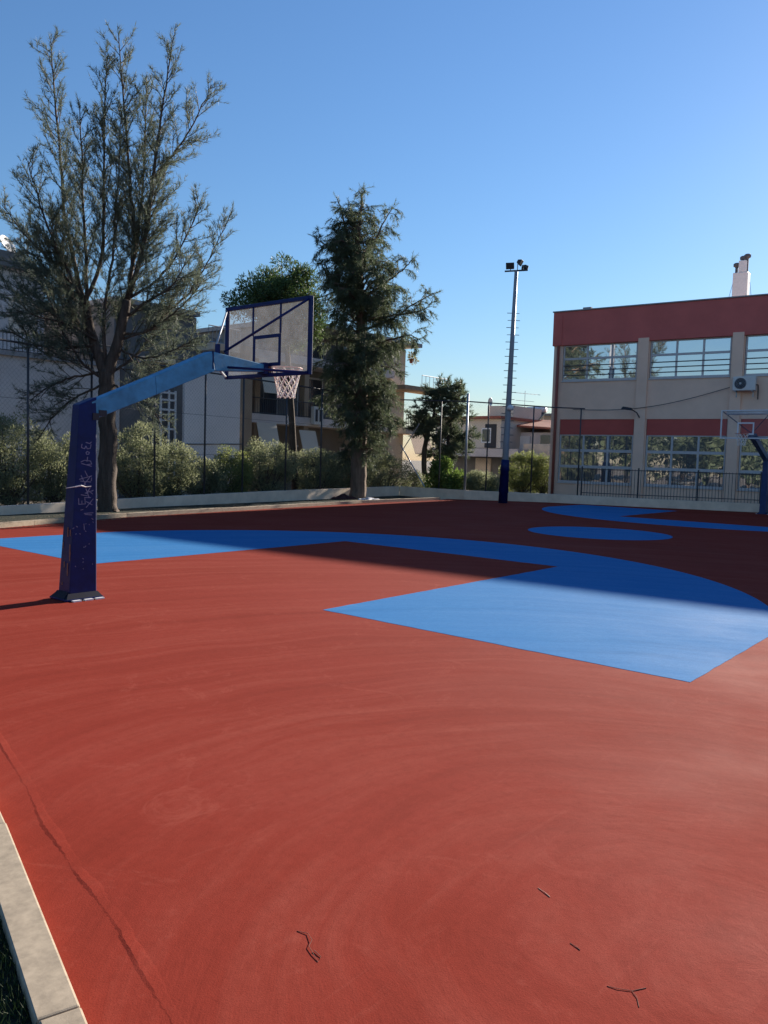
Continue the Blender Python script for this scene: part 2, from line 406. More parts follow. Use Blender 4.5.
# grass blades on the near verge
bl = []
lineA = np.array(NK[2]); 
for i in range(16000):
    t = rng.uniform(-.2, 1.8); p = np.array([-5.08, -5.22])+ (np.array([-5.49, -6.56])-np.array([-5.08, -5.22]))*t
    p = p - np.array([.96, -.28])*abs(rng.uniform(.0, .6))
    h = rng.uniform(.015, .05); a = rng.uniform(0, 6.28); b = np.array([math.cos(a), math.sin(a), 0])*.0025
    tip = np.array([rng.normal(0, .015), rng.normal(0, .015), h]); P = np.array([*p, .033]); bl += [P-b, P+b, P+tip]
go = fast_mesh("turf_grass", bl, 3, leaf_mat("turf_blades", (0.012, 0.028, 0.008), (0.045, 0.07, 0.02), .2), None); go['kind'] = 'stuff'

# fallen needles and leaves on the verge, the kerb and the court edge under the trees
lit = []
for i in range(5200):
    s_ = rng.uniform(2, 6); k_ = int(s_); a_ = np.array(KF[k_] if k_ < 6 else KF[5]); b_ = np.array(KF[min(k_+1, 6)]); p = a_+(b_-a_)*(s_-k_)
    o_ = abs(rng.normal(0, .9))-.35; p = p+np.array([-.12, .99])*o_
    if o_ < 0: z_ = .006 if o_ < -.02 else .11
    else: z_ = .108 if o_ < .2 else .036
    a = rng.uniform(0, 6.28); L_ = rng.uniform(.03, .09); d = np.array([math.cos(a), math.sin(a), rng.uniform(0, .25)])*L_; q_ = np.array([-math.sin(a), math.cos(a), 0])*rng.uniform(.006, .016)
    P = np.array([p[0], p[1], z_]); lit += [P-q_, P+q_, P+d]
lo_ = fast_mesh("leaf_litter", lit, 3, leaf_mat("dry_litter", (.10, .065, .035), (.30, .21, .12), .1), None); lo_['kind'] = 'stuff'

# ------------------------------------------------------------------ low walls
o = wall_strip(WL, .22, -.15, [.16, .25, .33, .42, .46]).build("low_wall", M['wallwhite'], loc=(8, 12.5, 0))
tag(o, "low whitewashed wall behind the dark verge and the two big trees", "low wall")
o = wall_strip([(22.92, 14.5)]+WR[1:], .25, -.15, [.46, .42, .38, .36, .36, .36, .36]).build("low_wall", M['wallwhite'], loc=(26, 8, 0))
tag(o, "low pale wall under the iron railing in front of the school", "low wall")

# ------------------------------------------------------------------ school building
SK = math.atan(.08)
school = thing("school_building", "two storey beige school with maroon parapet and rows of big windows", "school", (30, 0, 0), R(90)+SK)
WIN = [(9.66, 6.02), (5.45, 1.96), (1.42, -2.06), (-2.62, -6.1), (-6.66, -10.14), (-10.7, -14.2)]
E1, E0 = 10.12, -30.0
mb = MB()
mb.box(E0, E1, -.3, 0, -.15, .87); mb.box(E0, E1, -.3, 0, 3.91, 5.76)
edges = [E1] + [x for ab in WIN for x in ab] + [E0]
for i in range(0, len(edges), 2):
    mb.box(edges[i+1], edges[i], -.3, 0, .87, 3.91); mb.box(edges[i+1], edges[i], -.3, 0, 5.76, 7.46)
mb.box(E0, E1, -22, -.303, -.15, 8.4)
mb.build("wall", M['plaster'], school, world=False)
mb = MB()
for i in range(1, len(WIN)):
    a, b = WIN[i-1][1], WIN[i][0]
    mb.box(b+.04, a-.04, .003, .13, -.15, 7.60)
mb.build("pilaster", M['plaster'], school, world=False, bevel=.015)
mb = MB().box(E0, E1+.06, -.25, .10, 7.463, 9.07); mb.box(E1-.2, E1+.06, -22, -.253, 7.463, 9.07)
par = mb.build("parapet", M['maroon'], school, world=False, bevel=.02)
MB().box(E0, E1+.10, -.30, .15, 9.073, 9.13).build("coping", M['coping'], par, world=False, bevel=.01)
mb = MB().box(E1-.42, E1-.24, .103, .125, 7.5, 8.9); mb.build("expansion_joint", M['maroon'], par, world=False)
MB().tube([(9.86, .10, -.15), (9.86, .10, 7.46)], .07, 10).build("downpipe", M['pipe'], school, world=False, smooth=True)
for (a, b) in WIN:
    # red panel over the lower window
    MB().box(b+.02, a-.02, -.2, -.03, 3.18, 3.907).build("infill_panel", M['redpanel'], school, world=False)
    for (z0, z1, rows, kind) in ((.87, 3.18, (.333, .667), 'low'), (5.76, 7.46, (.62,), 'up')):
        f = MB(); t = .055; g = .04
        A, B = b+.02, a-.02
        f.box(A, A+t, -.14, -.05, z0, z1); f.box(B-t, B, -.14, -.05, z0, z1)
        f.box(A+t, B-t, -.14, -.05, z0, z0+t+.02); f.box(A+t, B-t, -.14, -.05, z1-t, z1)
        wdt = (B-A)
        for q in (1/3, 2/3): f.box(A+wdt*q-g, A+wdt*q+g, -.135, -.055, z0+t+.02, z1-t)
        for q in rows:
            zz = z0+(z1-z0)*q; k = .065 if kind == 'low' else .05
            for c in range(3):
                x0 = A+wdt*c/3+(t if c == 0 else g); x1 = A+wdt*(c+1)/3-(t if c == 2 else g)
                f.box(x0+.001, x1-.001, -.13, -.06, zz-k, zz+k)
        wf = f.build("window", M['alu'], school, world=False)
        # each pane set at its own slight tilt in the frame, as sliding sashes are
        p = MB()
        zs = [z0+.04]+[z0+(z1-z0)*q for q in rows]+[z1-.03]
        for c in range(3):
            for r_ in range(len(zs)-1):
                x0, x1 = A+wdt*c/3+.02, A+wdt*(c+1)/3-.02; e = rng.uniform(-.006, .006, 4)
                p.add([(x0, -.095+e[0], zs[r_]), (x1, -.095+e[1], zs[r_]), (x1, -.095+e[1]+e[2]*.6, zs[r_+1]), (x0, -.095+e[0]+e[2]*.6, zs[r_+1])], [(0, 3, 2, 1)])
        p.build("pane", M['glass'], wf, world=False)
        if kind == 'up':
            br = MB()
            for zz in (z0+.27, z0+.50, z0+.73): br.tube([(A+.03, -.03, zz), (B-.03, -.03, zz)], .018, 6)
            br.build("guard_bar", M['bars'], wf, world=False)
        MB().box(A-.02, B+.02, -.04, .05, z0-.06, z0-.003).build("sill", M['alu'], wf, world=False)
# chimney stack on the roof
ch = MB(); cq = on(741.5, 275, 0, 48.0); ch_a = R(90)+SK; cs = (cq[0]-30)*math.cos(ch_a)+cq[1]*math.sin(ch_a); cy = -(cq[0]-30)*math.sin(ch_a)+cq[1]*math.cos(ch_a); cz = cq[2]
ch.box(cs-.46, cs+.44, cy-.4, cy+.4, 8.4, cz+.1).box(cs-.32, cs+.14, cy-.36, cy+.36, cz+.103, cz+.85)
chim = ch.build("chimney", M['whitesteel'], school, world=False, bevel=.04)
for cx_, z0_, z1_ in ((cs-.30, cz+.1, cz+1.05), (cs-.06, cz+.85, cz+.95), (cs+.31, cz+.1, cz+.55)):
    MB().tube([(cx_, cy, z0_), (cx_, cy, z1_)], .09, 10).lathe([(.10, 0), (.21, .08), (.21, .22), (.13, .28)], (cx_, cy, z1_-.05), 12).build("cowl", M['bars'], chim, world=False)
MB().tube([(cs+.5, cy, cz-.5), (cs+1.3, cy+.8, 9.0)], .015, 5).build("guy_wire", M['steel'], chim, world=False)
MB().tube([(cs-.52, cy, cz-.5), (cs-1.3, cy+.8, 9.0)], .015, 5).build("guy_wire", M['steel'], chim, world=False)
MB().box(8.35, 8.75, -.2, .0, 9.133, 9.23).build("roof_vent", M['coping'], school, world=False)
def sch(x, y, z):   # school-local to world
    a = R(90)+SK; return np.array([30+x*math.cos(a)-y*math.sin(a), x*math.sin(a)+y*math.cos(a), z])
# air conditioner
ac = thing("air_conditioner", "off white air conditioner box bolted under the upstairs school windows", "air conditioner", tuple(sch(1.30, .0, 5.02)), R(90)+SK)
MB().box(-.45, .45, .14, .46, .06, .66).build("casing", M['aclight'], ac, world=False, bevel=.03)
MB().lathe([(.02, .0), (.235, .0), (.235, .012), (.02, .012)], (.14, .461, .36), 28, 'y').build("fan_opening", M['dark'], ac, world=False)
g = MB()
for r_ in (.06, .11, .16, .21):
    g.tube([(.14+r_*math.cos(t), .478, .36+r_*math.sin(t)) for t in np.linspace(0, 2*math.pi, 25)], .006, 5, cap=False)
g.lathe([(.045, 0), (.045, .02)], (.14, .475, .36), 14, 'y')
g.build("fan_grille", M['steel'], ac, world=False)
for sx in (-.33, .33): MB().box(sx-.02, sx+.02, .135, .46, .02, .057).box(sx-.02, sx+.02, .133, .16, -.2, .02).build("bracket", M['steel'], ac, world=False)
MB().tube([(-.45, .3, .3), (-.52, .25, .3), (-.52, .16, .1), (-.52, .14, -.3)], .025, 8).build("hose", M['dark'], ac, world=False)
# wall lamp
lp = thing("wall_lamp", "dark wall lamp on an angled bracket above the school's red panels", "lamp", tuple(sch(5.75, .13, 4.10)), R(90)+SK)
MB().tube([(0, 0, -.12), (.05, .25, .08), (.22, .55, .22)], .025, 8).build("bracket", M['dark'], lp, world=False)
MB().hexa([(.15, .45, .16), (.15, .75, .16), (.62, .8, .22), (.62, .5, .22)], [(.18, .5, .28), (.18, .72, .28), (.55, .75, .34), (.55, .55, .34)]).build("lamp_head", M['dark'], lp, world=False, bevel=.02)
# slack cable along the facade
cb = [sch(9.0-7.3*t, .08+.1*math.sin(math.pi*t), 4.38+.95*t-.40*math.sin(math.pi*t)+(0)) for t in np.linspace(0, 1, 24)]
tag(MB().tube(cb, .014, 5).build("cable", M['dark'], loc=tuple(cb[0])), "thin dark slack cable strung across the school front to the air conditioner", "cable")

# ------------------------------------------------------------------ railing and chain-link fences
def along(pts, step, start=0.0):
    pts = [np.array(p, float) for p in pts]; out = []; acc = -start
    for a, b in zip(pts[:-1], pts[1:]):
        L_ = np.linalg.norm(b-a); s_ = -acc if acc < 0 else (step-acc) % step
        while s_ < L_:
            out.append(a+(b-a)*s_/L_); s_ += step
        acc = (acc+L_) % step if acc >= 0 else (L_-(-acc)) % step
    return out
def interp_z(p, pts, z):
    best = None
    for i in range(len(pts)-1):
        a, b = np.array(pts[i]), np.array(pts[i+1]); d = b-a; t = min(1, max(0, (p-a)@d/(d@d))); e = np.linalg.norm(a+d*t-p)
        if best is None or e < best[0]: best = (e, z[i]+(z[i+1]-z[i])*t)
    return best[1]
RW = [tuple(p) for p in offset(WR, .13)]
RAIL = [(26.42, 7.0)] + [RW[3], RW[4], RW[5], (30.6, -14)]
rl = thing("iron_railing", "grey iron railing of thin upright bars in front of the school windows", "railing", (27, 5, .36))
bars_ = MB()
for p in along(RAIL, .125): bars_.box(p[0]-.008, p[0]+.008, p[1]-.008, p[1]+.008, .36, 1.60)
bars_.build("bar", M['fence'], rl)
for z_ in (.50, 1.55):
    MB().tube([(*p, z_) for p in RAIL], .018, 6).build("rail", M['fence'], rl)
for p in along(RAIL, 2.4): MB().box(p[0]-.025, p[0]+.025, p[1]-.025, p[1]+.025, .36, 1.66).build("post", M['fence'], rl)

def chainlink(mb, a, b, z0a, z0b, z1a, z1b, cell=.13, r=.0016):
    a = np.array(a, float); b = np.array(b, float); L_ = np.linalg.norm(b-a); d = (b-a)/L_
    H = max(z1a, z1b)-min(z0a, z0b)
    def pt(s_, h):   # s along, h 0..1
        t = s_/L_; p = a+d*s_; return (p[0], p[1], (z0a+(z0b-z0a)*t)*(1-h)+(z1a+(z1b-z1a)*t)*h)
    n = int((L_+H)/cell)
    for i in range(n):
        for sg in (1, -1):
            s0 = i*cell - H if sg == 1 else i*cell
            s1 = s0+H*sg
            t0, t1 = 0.0, 1.0
            lo, hi = min(s0, s1), max(s0, s1)
            if hi <= 0 or lo >= L_: continue
            f = lambda x: (x-s0)/(s1-s0)
            ta, tb = sorted((f(max(lo, 0)), f(min(hi, L_))))
            mb.tube([pt(s0+(s1-s0)*ta, ta), pt(s0+(s1-s0)*tb, tb)], r, 3, cap=False)
WLc = [tuple(p) for p in offset(WL, .11)]; WLz = [.16, .25, .33, .42, .46]
fl = thing("chain_link_fence", "tall chain link fence on the low wall behind the two big trees", "fence", (8, 12.6, .3))
posts = []
for px, py in ((-70, 512), (28, 505), (91, 502), (154, 500), (204, 494), (242, 492), (285, 489), (320, 487), (352, 486), (402, 486)):
    # nearest point of the wall line on this sight line
    d = ray(px, py)[:2]; best = None
    for i in range(len(WLc)-1):
        a, b = np.array(WLc[i]), np.array(WLc[i+1]); e = b-a; den = d[0]*e[1]-d[1]*e[0]
        t = ((a-CAM[:2])[0]*e[1]-(a-CAM[:2])[1]*e[0])/den; q = CAM[:2]+d*t; s_ = (q-a)@e/(e@e)
        if -.02 <= s_ <= 1.02 and t > 0: best = q
    if best is not None: posts.append(best)
FT = 4.42
for p in posts:
    z0 = interp_z(p, WLc, WLz)
    MB().tube([(*p, z0), (*p, FT)], .032, 8).build("post", M['fence'], fl, smooth=True)
top = [(*WLc[0], FT)] + [(*p, FT) for p in posts]
MB().tube(top, .03, 6).build("top_rail", M['fence'], fl)
mesh = MB()
for i in range(len(WLc)-1):
    chainlink(mesh, WLc[i], WLc[i+1], WLz[i], WLz[i+1], FT, FT)
mesh.build("wire_mesh", M['fence'], fl)
MB().tube([(*q, 3.0) for q in WLc], .005, 4).tube([(*q, 1.7) for q in WLc], .005, 4).build("tension_wire", M['fence'], fl)
fr = thing("chain_link_fence", "tall chain link fence standing between the floodlight pole and the houses", "fence", (24, 11, .4))
RF = [WLc[-1], RW[1], RW[2], (26.42, 7.0)]; RFz = [.46, .42, .38, .37]; RT = [4.5, 4.42, 4.25, 4.2]
def rfx(px):
    d = ray(px, 480)[:2]; best = None
    for i in range(len(RF)-1):
        a, b = np.array(RF[i]), np.array(RF[i+1]); e = b-a; den = d[0]*e[1]-d[1]*e[0]
        t = ((a-CAM[:2])[0]*e[1]-(a-CAM[:2])[1]*e[0])/den; q = CAM[:2]+d*t; s_ = (q-a)@e/(e@e)
        if -.02 <= s_ <= 1.02 and t > 0: best = q
    return best
for px in (439, 465, 486, 531, 578):
    q = rfx(px)
    if q is None: continue
    big = px == 465
    MB().tube([(*q, interp_z(q, RF, RFz)), (*q, interp_z(q, RF, RT)+(.35 if big else 0))], .055 if big else .032, 8).build("post", M['steel'] if big else M['fence'], fr, smooth=True)
MB().tube([(*q, z_) for q, z_ in zip(RF, RT)], .03, 6).build("top_rail", M['fence'], fr)
mesh = MB()
for i in range(3): chainlink(mesh, RF[i], RF[i+1], RFz[i], RFz[i+1], RT[i], RT[i+1])
mesh.build("wire_mesh", M['fence'], fr)
c0 = np.array(RF[0]); e1 = unit(np.array(RF[1])-c0)
MB().tube([(*(c0+e1*.1), 2.4), (*(c0+e1*1.35), .5)], .028, 6).build("brace", M['steel'], fr)
MB().tube([(*(c0+e1*.1), 2.0), (*(c0+e1*1.0), 3.4)], .022, 6).build("brace", M['steel'], fr)

# ------------------------------------------------------------------ basketball hoops
def hoop(label, loc, rz, frame_m, post_m, arm_m, graffiti, far):
    t = thing("basketball_hoop", label, "basketball hoop", loc, rz)
    b = lambda mb, n, mt, par=t, **k: mb.build(n, mt, par, world=False, **k)
    # post: tapered box, back face raked
    def sec(z):
        q = z/2.32; x0 = -.185+.145*q; x1 = .165+.012*q; y = .128-.045*q; return x0, x1, y
    x0, x1, y = sec(0.02); X0, X1, Y = sec(2.32)
    post = b(MB().hexa([(x0, -y, .02), (x1, -y, .02), (x1, y, .02), (x0, y, .02)], [(X0, -Y, 2.27), (X1, -Y, 2.37), (X1, Y, 2.37), (X0, Y, 2.27)]), "post", post_m, bevel=.012)
    pl = b(MB().box(-.255, .215, -.19, .19, 0.005, .028), "base_plate", post_m, bevel=.004)
    gs = MB()
    for sy in (-1, 1):
        gs.hexa([(-.245, sy*.185, .029), (.205, sy*.185, .029), (.205, sy*.130, .029), (-.245, sy*.130, .029)][::sy], [(-.20, sy*.133, .085), (.17, sy*.133, .085), (.17, sy*.1295, .085), (-.20, sy*.1295, .085)][::sy])
    gs.hexa([(-.25, -.13, .029), (-.19, -.13, .029), (-.19, .13, .029), (-.25, .13, .029)], [(-.2, -.12, .1), (-.187, -.12, .1), (-.187, .12, .1), (-.2, .12, .1)])
    b(gs, "flange", mat("near_black_navy_paint", (.004, .005, .016), .5, .3, 8, spec=.2), pl)
    for bx in (-.14, .01, .15):
        for by in (-.205, .205):
            b(MB().box(bx-.05, bx+.05, by-.035, by+.035, .0, .016), "plate_tab", M['whitesteel'], pl)
    def quad(xt, zt, xb, zb, w): return [(xt, -w, zt), (xt, w, zt), (xb, w, zb), (xb, -w, zb)]
    arm = MB().hexa(quad(.10, 2.31, .16, 2.11, .084), quad(.97, 2.70, .99, 2.46, .088)); arm2 = MB().hexa(quad(.971, 2.70, .991, 2.46, .088), quad(1.84, 3.10, 1.90, 2.85, .092))
    a_ = MB(); a_.v = arm.v+arm2.v; a_.f = arm.f+[tuple(i+8 for i in f) for f in arm2.f]
    ao = b(a_, "arm", arm_m, bevel=.01)
    b(MB().hexa(quad(1.845, 3.10, 1.905, 2.85, .090), quad(2.84, 3.03, 2.84, 2.935, .055)), "arm_extension", arm_m, bevel=.008)
    b(MB().box(.12, .20, -.099, .099, 2.10, 2.18).box(.201, .30, -.096, .096, 2.15, 2.22), "bracket", M['dark'] if not far else post_m, ao)
    b(MB().box(1.845, 1.865, -.095, .095, 2.87, 3.107), "weld_plate", post_m, ao)
    b(MB().box(1.98, 2.02, -.03, .03, 3.08, 3.22), "bracket", frame_m if not far else M['arm'])
    BX, z0, z1, HW = 2.87, 2.865, 3.925, .90
    bd = b(MB().box(BX+.012, BX+.022, -HW+.02, HW-.02, z0+.02, z1-.02), "backboard", M['clear'] if far else M['acrylic'])
    fm = MB(); e = .05 if not far else .045
    fm.box(BX-.02, BX+.035, -HW, -HW+e, z0, z1).box(BX-.02, BX+.035, HW-e, HW, z0, z1)
    fm.box(BX-.02, BX+.035, -HW+e, HW-e, z0, z0+e).box(BX-.02, BX+.035, -HW+e, HW-e, z1-e, z1)
    b(fm, "frame", frame_m, bd, bevel=.006)
    tq = MB(); e = .05; q0, q1, hw = 3.015, 3.465, .295
    s0, s1 = (BX+.004, BX+.010) if not far else (BX+.024, BX+.030)
    tq.box(s0, s1, -hw, -hw+e, q0, q1).box(s0, s1, hw-e, hw, q0, q1).box(s0, s1, -hw+e, hw-e, q0, q0+e).box(s0, s1, -hw+e, hw-e, q1-e, q1)
    b(tq, "target_square", frame_m, bd)
    if not far:
        b(MB().box(BX-.012, BX+.010, -.30, -.28, q1+.002, z1-.052), "stiffener", frame_m, bd); b(MB().box(BX-.012, BX+.010, .28, .30, q1+.002, z1-.052), "stiffener", frame_m, bd)
    for sy, zt, mm, zs, xs in ((1, 3.88, M['steel'], 3.2, 2.02), (-1, 3.88, frame_m, 3.12, 2.06), (1, 2.89, M['steel'], 2.98, 1.97), (-1, 2.89, post_m, 2.92, 2.1)):
        b(MB().tube([(xs, sy*.06, zs), (BX-.02, sy*.86, zt)], .017 if sy*zt < 3 else .013, 8), "brace", mm if not far else post_m, smooth=True)
    if far:
        b(MB().tube([(BX-.09, -.72, 3.83), (BX-.09, .72, 3.83)], .085, 12).box(BX-.10, BX-.021, -.6, -.56, 3.74, 3.90).box(BX-.10, BX-.021, .56, .6, 3.74, 3.90), "white_bar", M['whitesteel'], smooth=True)  # white bar with two lugs behind the board's top edge
    # mounting plate, rim, net
    b(MB().box(2.78, 2.85, -.075, .075, 2.90, 3.06), "clamp", post_m)
    RX, RZ = BX+.035+.15+.225, 3.03
    rm = MB().tube([(RX+.225*math.cos(a), .225*math.sin(a), RZ) for a in np.linspace(0, 2*math.pi, 33)], .010, 8, cap=False)
    rm.box(BX+.036, BX+.05, -.1, .1, RZ-.12, RZ+.03).hexa([(BX+.05, -.085, RZ-.015), (RX-.19, -.12, RZ-.008), (RX-.19, .12, RZ-.008), (BX+.05, .085, RZ-.015)], [(BX+.05, -.085, RZ), (RX-.19, -.12, RZ), (RX-.19, .12, RZ), (BX+.05, .085, RZ)])
    ro = b(rm, "rim", M['rim'], smooth=False)
    nt_ = MB(); rows = [(.222, .0), (.19, -.10), (.165, -.19), (.145, -.28), (.130, -.36), (.128, -.42)]; N = 10
    for r_i in range(len(rows)-1):
        for c in range(N):
            a0 = 2*math.pi*(c+.5*(r_i % 2))/N
            for sg in ((-.5, .5) if r_i else (0.08, -.08) if False else (-.5, .5)):
                a1 = a0+2*math.pi*sg/N
                if r_i == 0:
                    a1 = a0+2*math.pi*sg/N
                (r0, za), (r1, zb) = rows[r_i], rows[r_i+1]; j = rng.normal(0, .004, 3)
                nt_.tube([(RX+r0*math.cos(a0), r0*math.sin(a0), RZ-.01+za), (RX+r1*math.cos(a1)+j[0]*.3, r1*math.sin(a1)+j[1]*.3, RZ-.01+zb)], .0075, 5)
    b(nt_, "net", M['net'])
    if graffiti:
        def fy(x, z): return -(.128-.045*z/2.32)-.0005
        sc = MB()
        S_ = [[(300, 125), (285, 142), (250, 132)], [(215, 150), (210, 185), (238, 196), (250, 168), (262, 196), (290, 190), (296, 152)],
              [(250, 235), (262, 222), (280, 232), (275, 250), (256, 252), (250, 235)], [(205, 330), (235, 312), (290, 318), (302, 348), (262, 356)], [(210, 345), (300, 372)],
              [(265, 280), (258, 325)], [(190, 505), (300, 470)], [(205, 465), (245, 560)], [(285, 480), (228, 562)], [(200, 522), (292, 532)], [(240, 420), (262, 470)], [(300, 490), (296, 520)],
              [(182, 698), (184, 757)], [(184, 757), (242, 753)], [(211, 722), (212, 755)], [(238, 700), (242, 753)], [(240, 645), (315, 618)], [(248, 600), (275, 685)], [(205, 660), (260, 672)],
              [(250, 790), (312, 706)], [(232, 850), (312, 846)], [(250, 730), (305, 765)], [(228, 955), (232, 1015)], [(238, 860), (300, 868)], [(200, 815), (222, 810)],
              [(270, 620), (310, 655)], [(290, 585), (250, 650)], [(160, 975), (170, 985)], [(300, 905), (312, 915)], [(128, 1000), (140, 992)], [(235, 690), (290, 690)]]
        for st in S_:
            sc.ribbon([((x-240)*.0014+.02, fy(0, 1.87-(y-100)*.00115), 1.87-(y-100)*.00115) for x, y in st], .008, (0, -1, 0))
        for i in range(15):
            z = rng.uniform(.25, 1.0); x = rng.uniform(-.11, .15); sc.ribbon([(x, fy(x, z), z), (x+rng.uniform(-.012, .012), fy(x, z), z+.008)], .006, (0, -1, 0))
        b(sc, "graffiti", M['chalk'], post)
        tp = MB()
        zt = 1.32
        xx0, xx1, yy = sec(zt)
        pts = [(-.17+.0, -yy*.2, zt-.02), (xx0-.006, -yy-.004, zt), (xx0+.07, -yy-.005, zt+.012), (xx0+.13, -yy-.004, zt-.004), (xx0+.20, -yy-.004, zt+.004)]
        tp.tube(pts, [.004, .007, .010, .006, .003], 6)
        b(tp, "tape", M['net'], post)
        wr = MB()
        for i in range(10):
            z = rng.uniform(.15, .75); xx0, xx1, yy = sec(z); yv = rng.uniform(-yy*.8, yy*.8)
            wr.box(xx0-.004, xx0+.002, yv-.008, yv+.008, z, z+rng.uniform(.03, .16))
        b(wr, "worn_patch", mat("worn_rust", (0.22, 0.12, 0.09), .8, .3, 20), post)
    return t
hoop("nearest basketball hoop, dark blue graffitied post with pale blue arm and clear board", (-1.62, -.01, 0), R(-.3), M['navy'], M['navy'], M['arm'], True, False)
hoop("far basketball hoop with white framed board in front of the school railing", (27.45, -.32, 0), R(180-1.5), M['whitesteel'], mat("far_post_blue", (0.018, 0.04, 0.13), .45, .2, 6), mat("far_arm_blue", (0.03, 0.10, 0.20), .45, .2, 6), False, True)

# ------------------------------------------------------------------ floodlight mast
fb = np.array([23.05, 8.97]); FH = 9.75
lean = np.array([_R[0], _R[1]])*.17
mast = thing("floodlight_mast", "tall grey floodlight mast with climbing pegs and dark blue wrapped foot", "floodlight", (*fb, 0))
def mz(z): return (*(fb+lean*z/FH), z)
MB().tube([mz(0.0), mz(3), mz(6), mz(FH)], [.15, .128, .10, .072], 12).build("pole", mat("grey_mast_paint", (.26, .28, .31), .5, .12, 3), mast, smooth=True)
MB().tube([mz(.0), mz(.45), mz(.46), mz(.9), mz(.91), mz(1.35), mz(1.36), mz(1.85)], [.20, .19, .215, .185, .205, .18, .20, .17], 14).build("foot_wrap", M['navy'], mast, smooth=True)
pg = MB(); sdv = np.array([_R[0], _R[1], 0]); _Fh0 = np.array([math.cos(YAW), math.sin(YAW), 0])
for i, z in enumerate(np.arange(2.6, 8.2, .30)):
    c_ = np.array(mz(z)); sg = 1 if i % 2 else -1
    pg.tube([c_+sdv*.28*sg*1, c_-sdv*.06*sg], .014, 5); pg.tube([c_-sdv*.24*sg, c_], .012, 5)
pg.build("climbing_peg", M['fence'], mast)
hc = np.array(mz(FH)); tiltv = unit(np.array([_R[0], _R[1], .0]))
MB().tube([hc-tiltv*.48+np.array([0, 0, -.03]), hc+tiltv*.48+np.array([0, 0, .05])], .035, 8).build("crossbar", M['fence'], mast)
def head(c, fwd, up_tilt, w_, h_, d_):
    f = unit(np.array([*fwd, up_tilt])); s_ = unit(np.cross(f, (0, 0, 1))); u = np.cross(s_, f)
    q = lambda k, ww, hh: [c+f*k+s_*a*ww/2+u*b_*hh/2 for a, b_ in ((-1, -1), (1, -1), (1, 1), (-1, 1))]
    return MB().hexa(q(0, w_*.55, h_*.5), q(d_, w_, h_))
hd = hc-tiltv*.24+np.array([0, 0, .22])
h1 = head(hd, (-.9, -.35), -.35, .36, .28, .18).build("lamp_head", M['dark'], mast, bevel=.015)
h2 = head(hc+tiltv*.05+np.array([0, 0, .40]), (.2, -.9), -.5, .32, .26, .18).build("lamp_head", M['dark'], mast, bevel=.015)
h3 = head(hc+tiltv*.30+np.array([0, 0, .22]), (.9, .1), -.45, .30, .25, .18).build("lamp_head", M['dark'], mast, bevel=.015)
yk = MB()
for off_ in (-.24, .05, .30): yk.tube([hc+tiltv*off_, hc+tiltv*off_+np.array([0, 0, .25 if off_ != .05 else .42])], .02, 6)
yk.build("yoke", M['steel'], mast)
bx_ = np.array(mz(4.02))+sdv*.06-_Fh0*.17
MB().lathe([(.05, -.10), (.13, -.06), (.15, .02), (.10, .11), (.03, .14)], tuple(bx_), 12).build("sun_glint_shape", M['whitesteel'], mast, smooth=True)  # white body added to stand for a bright sun glint on the pole

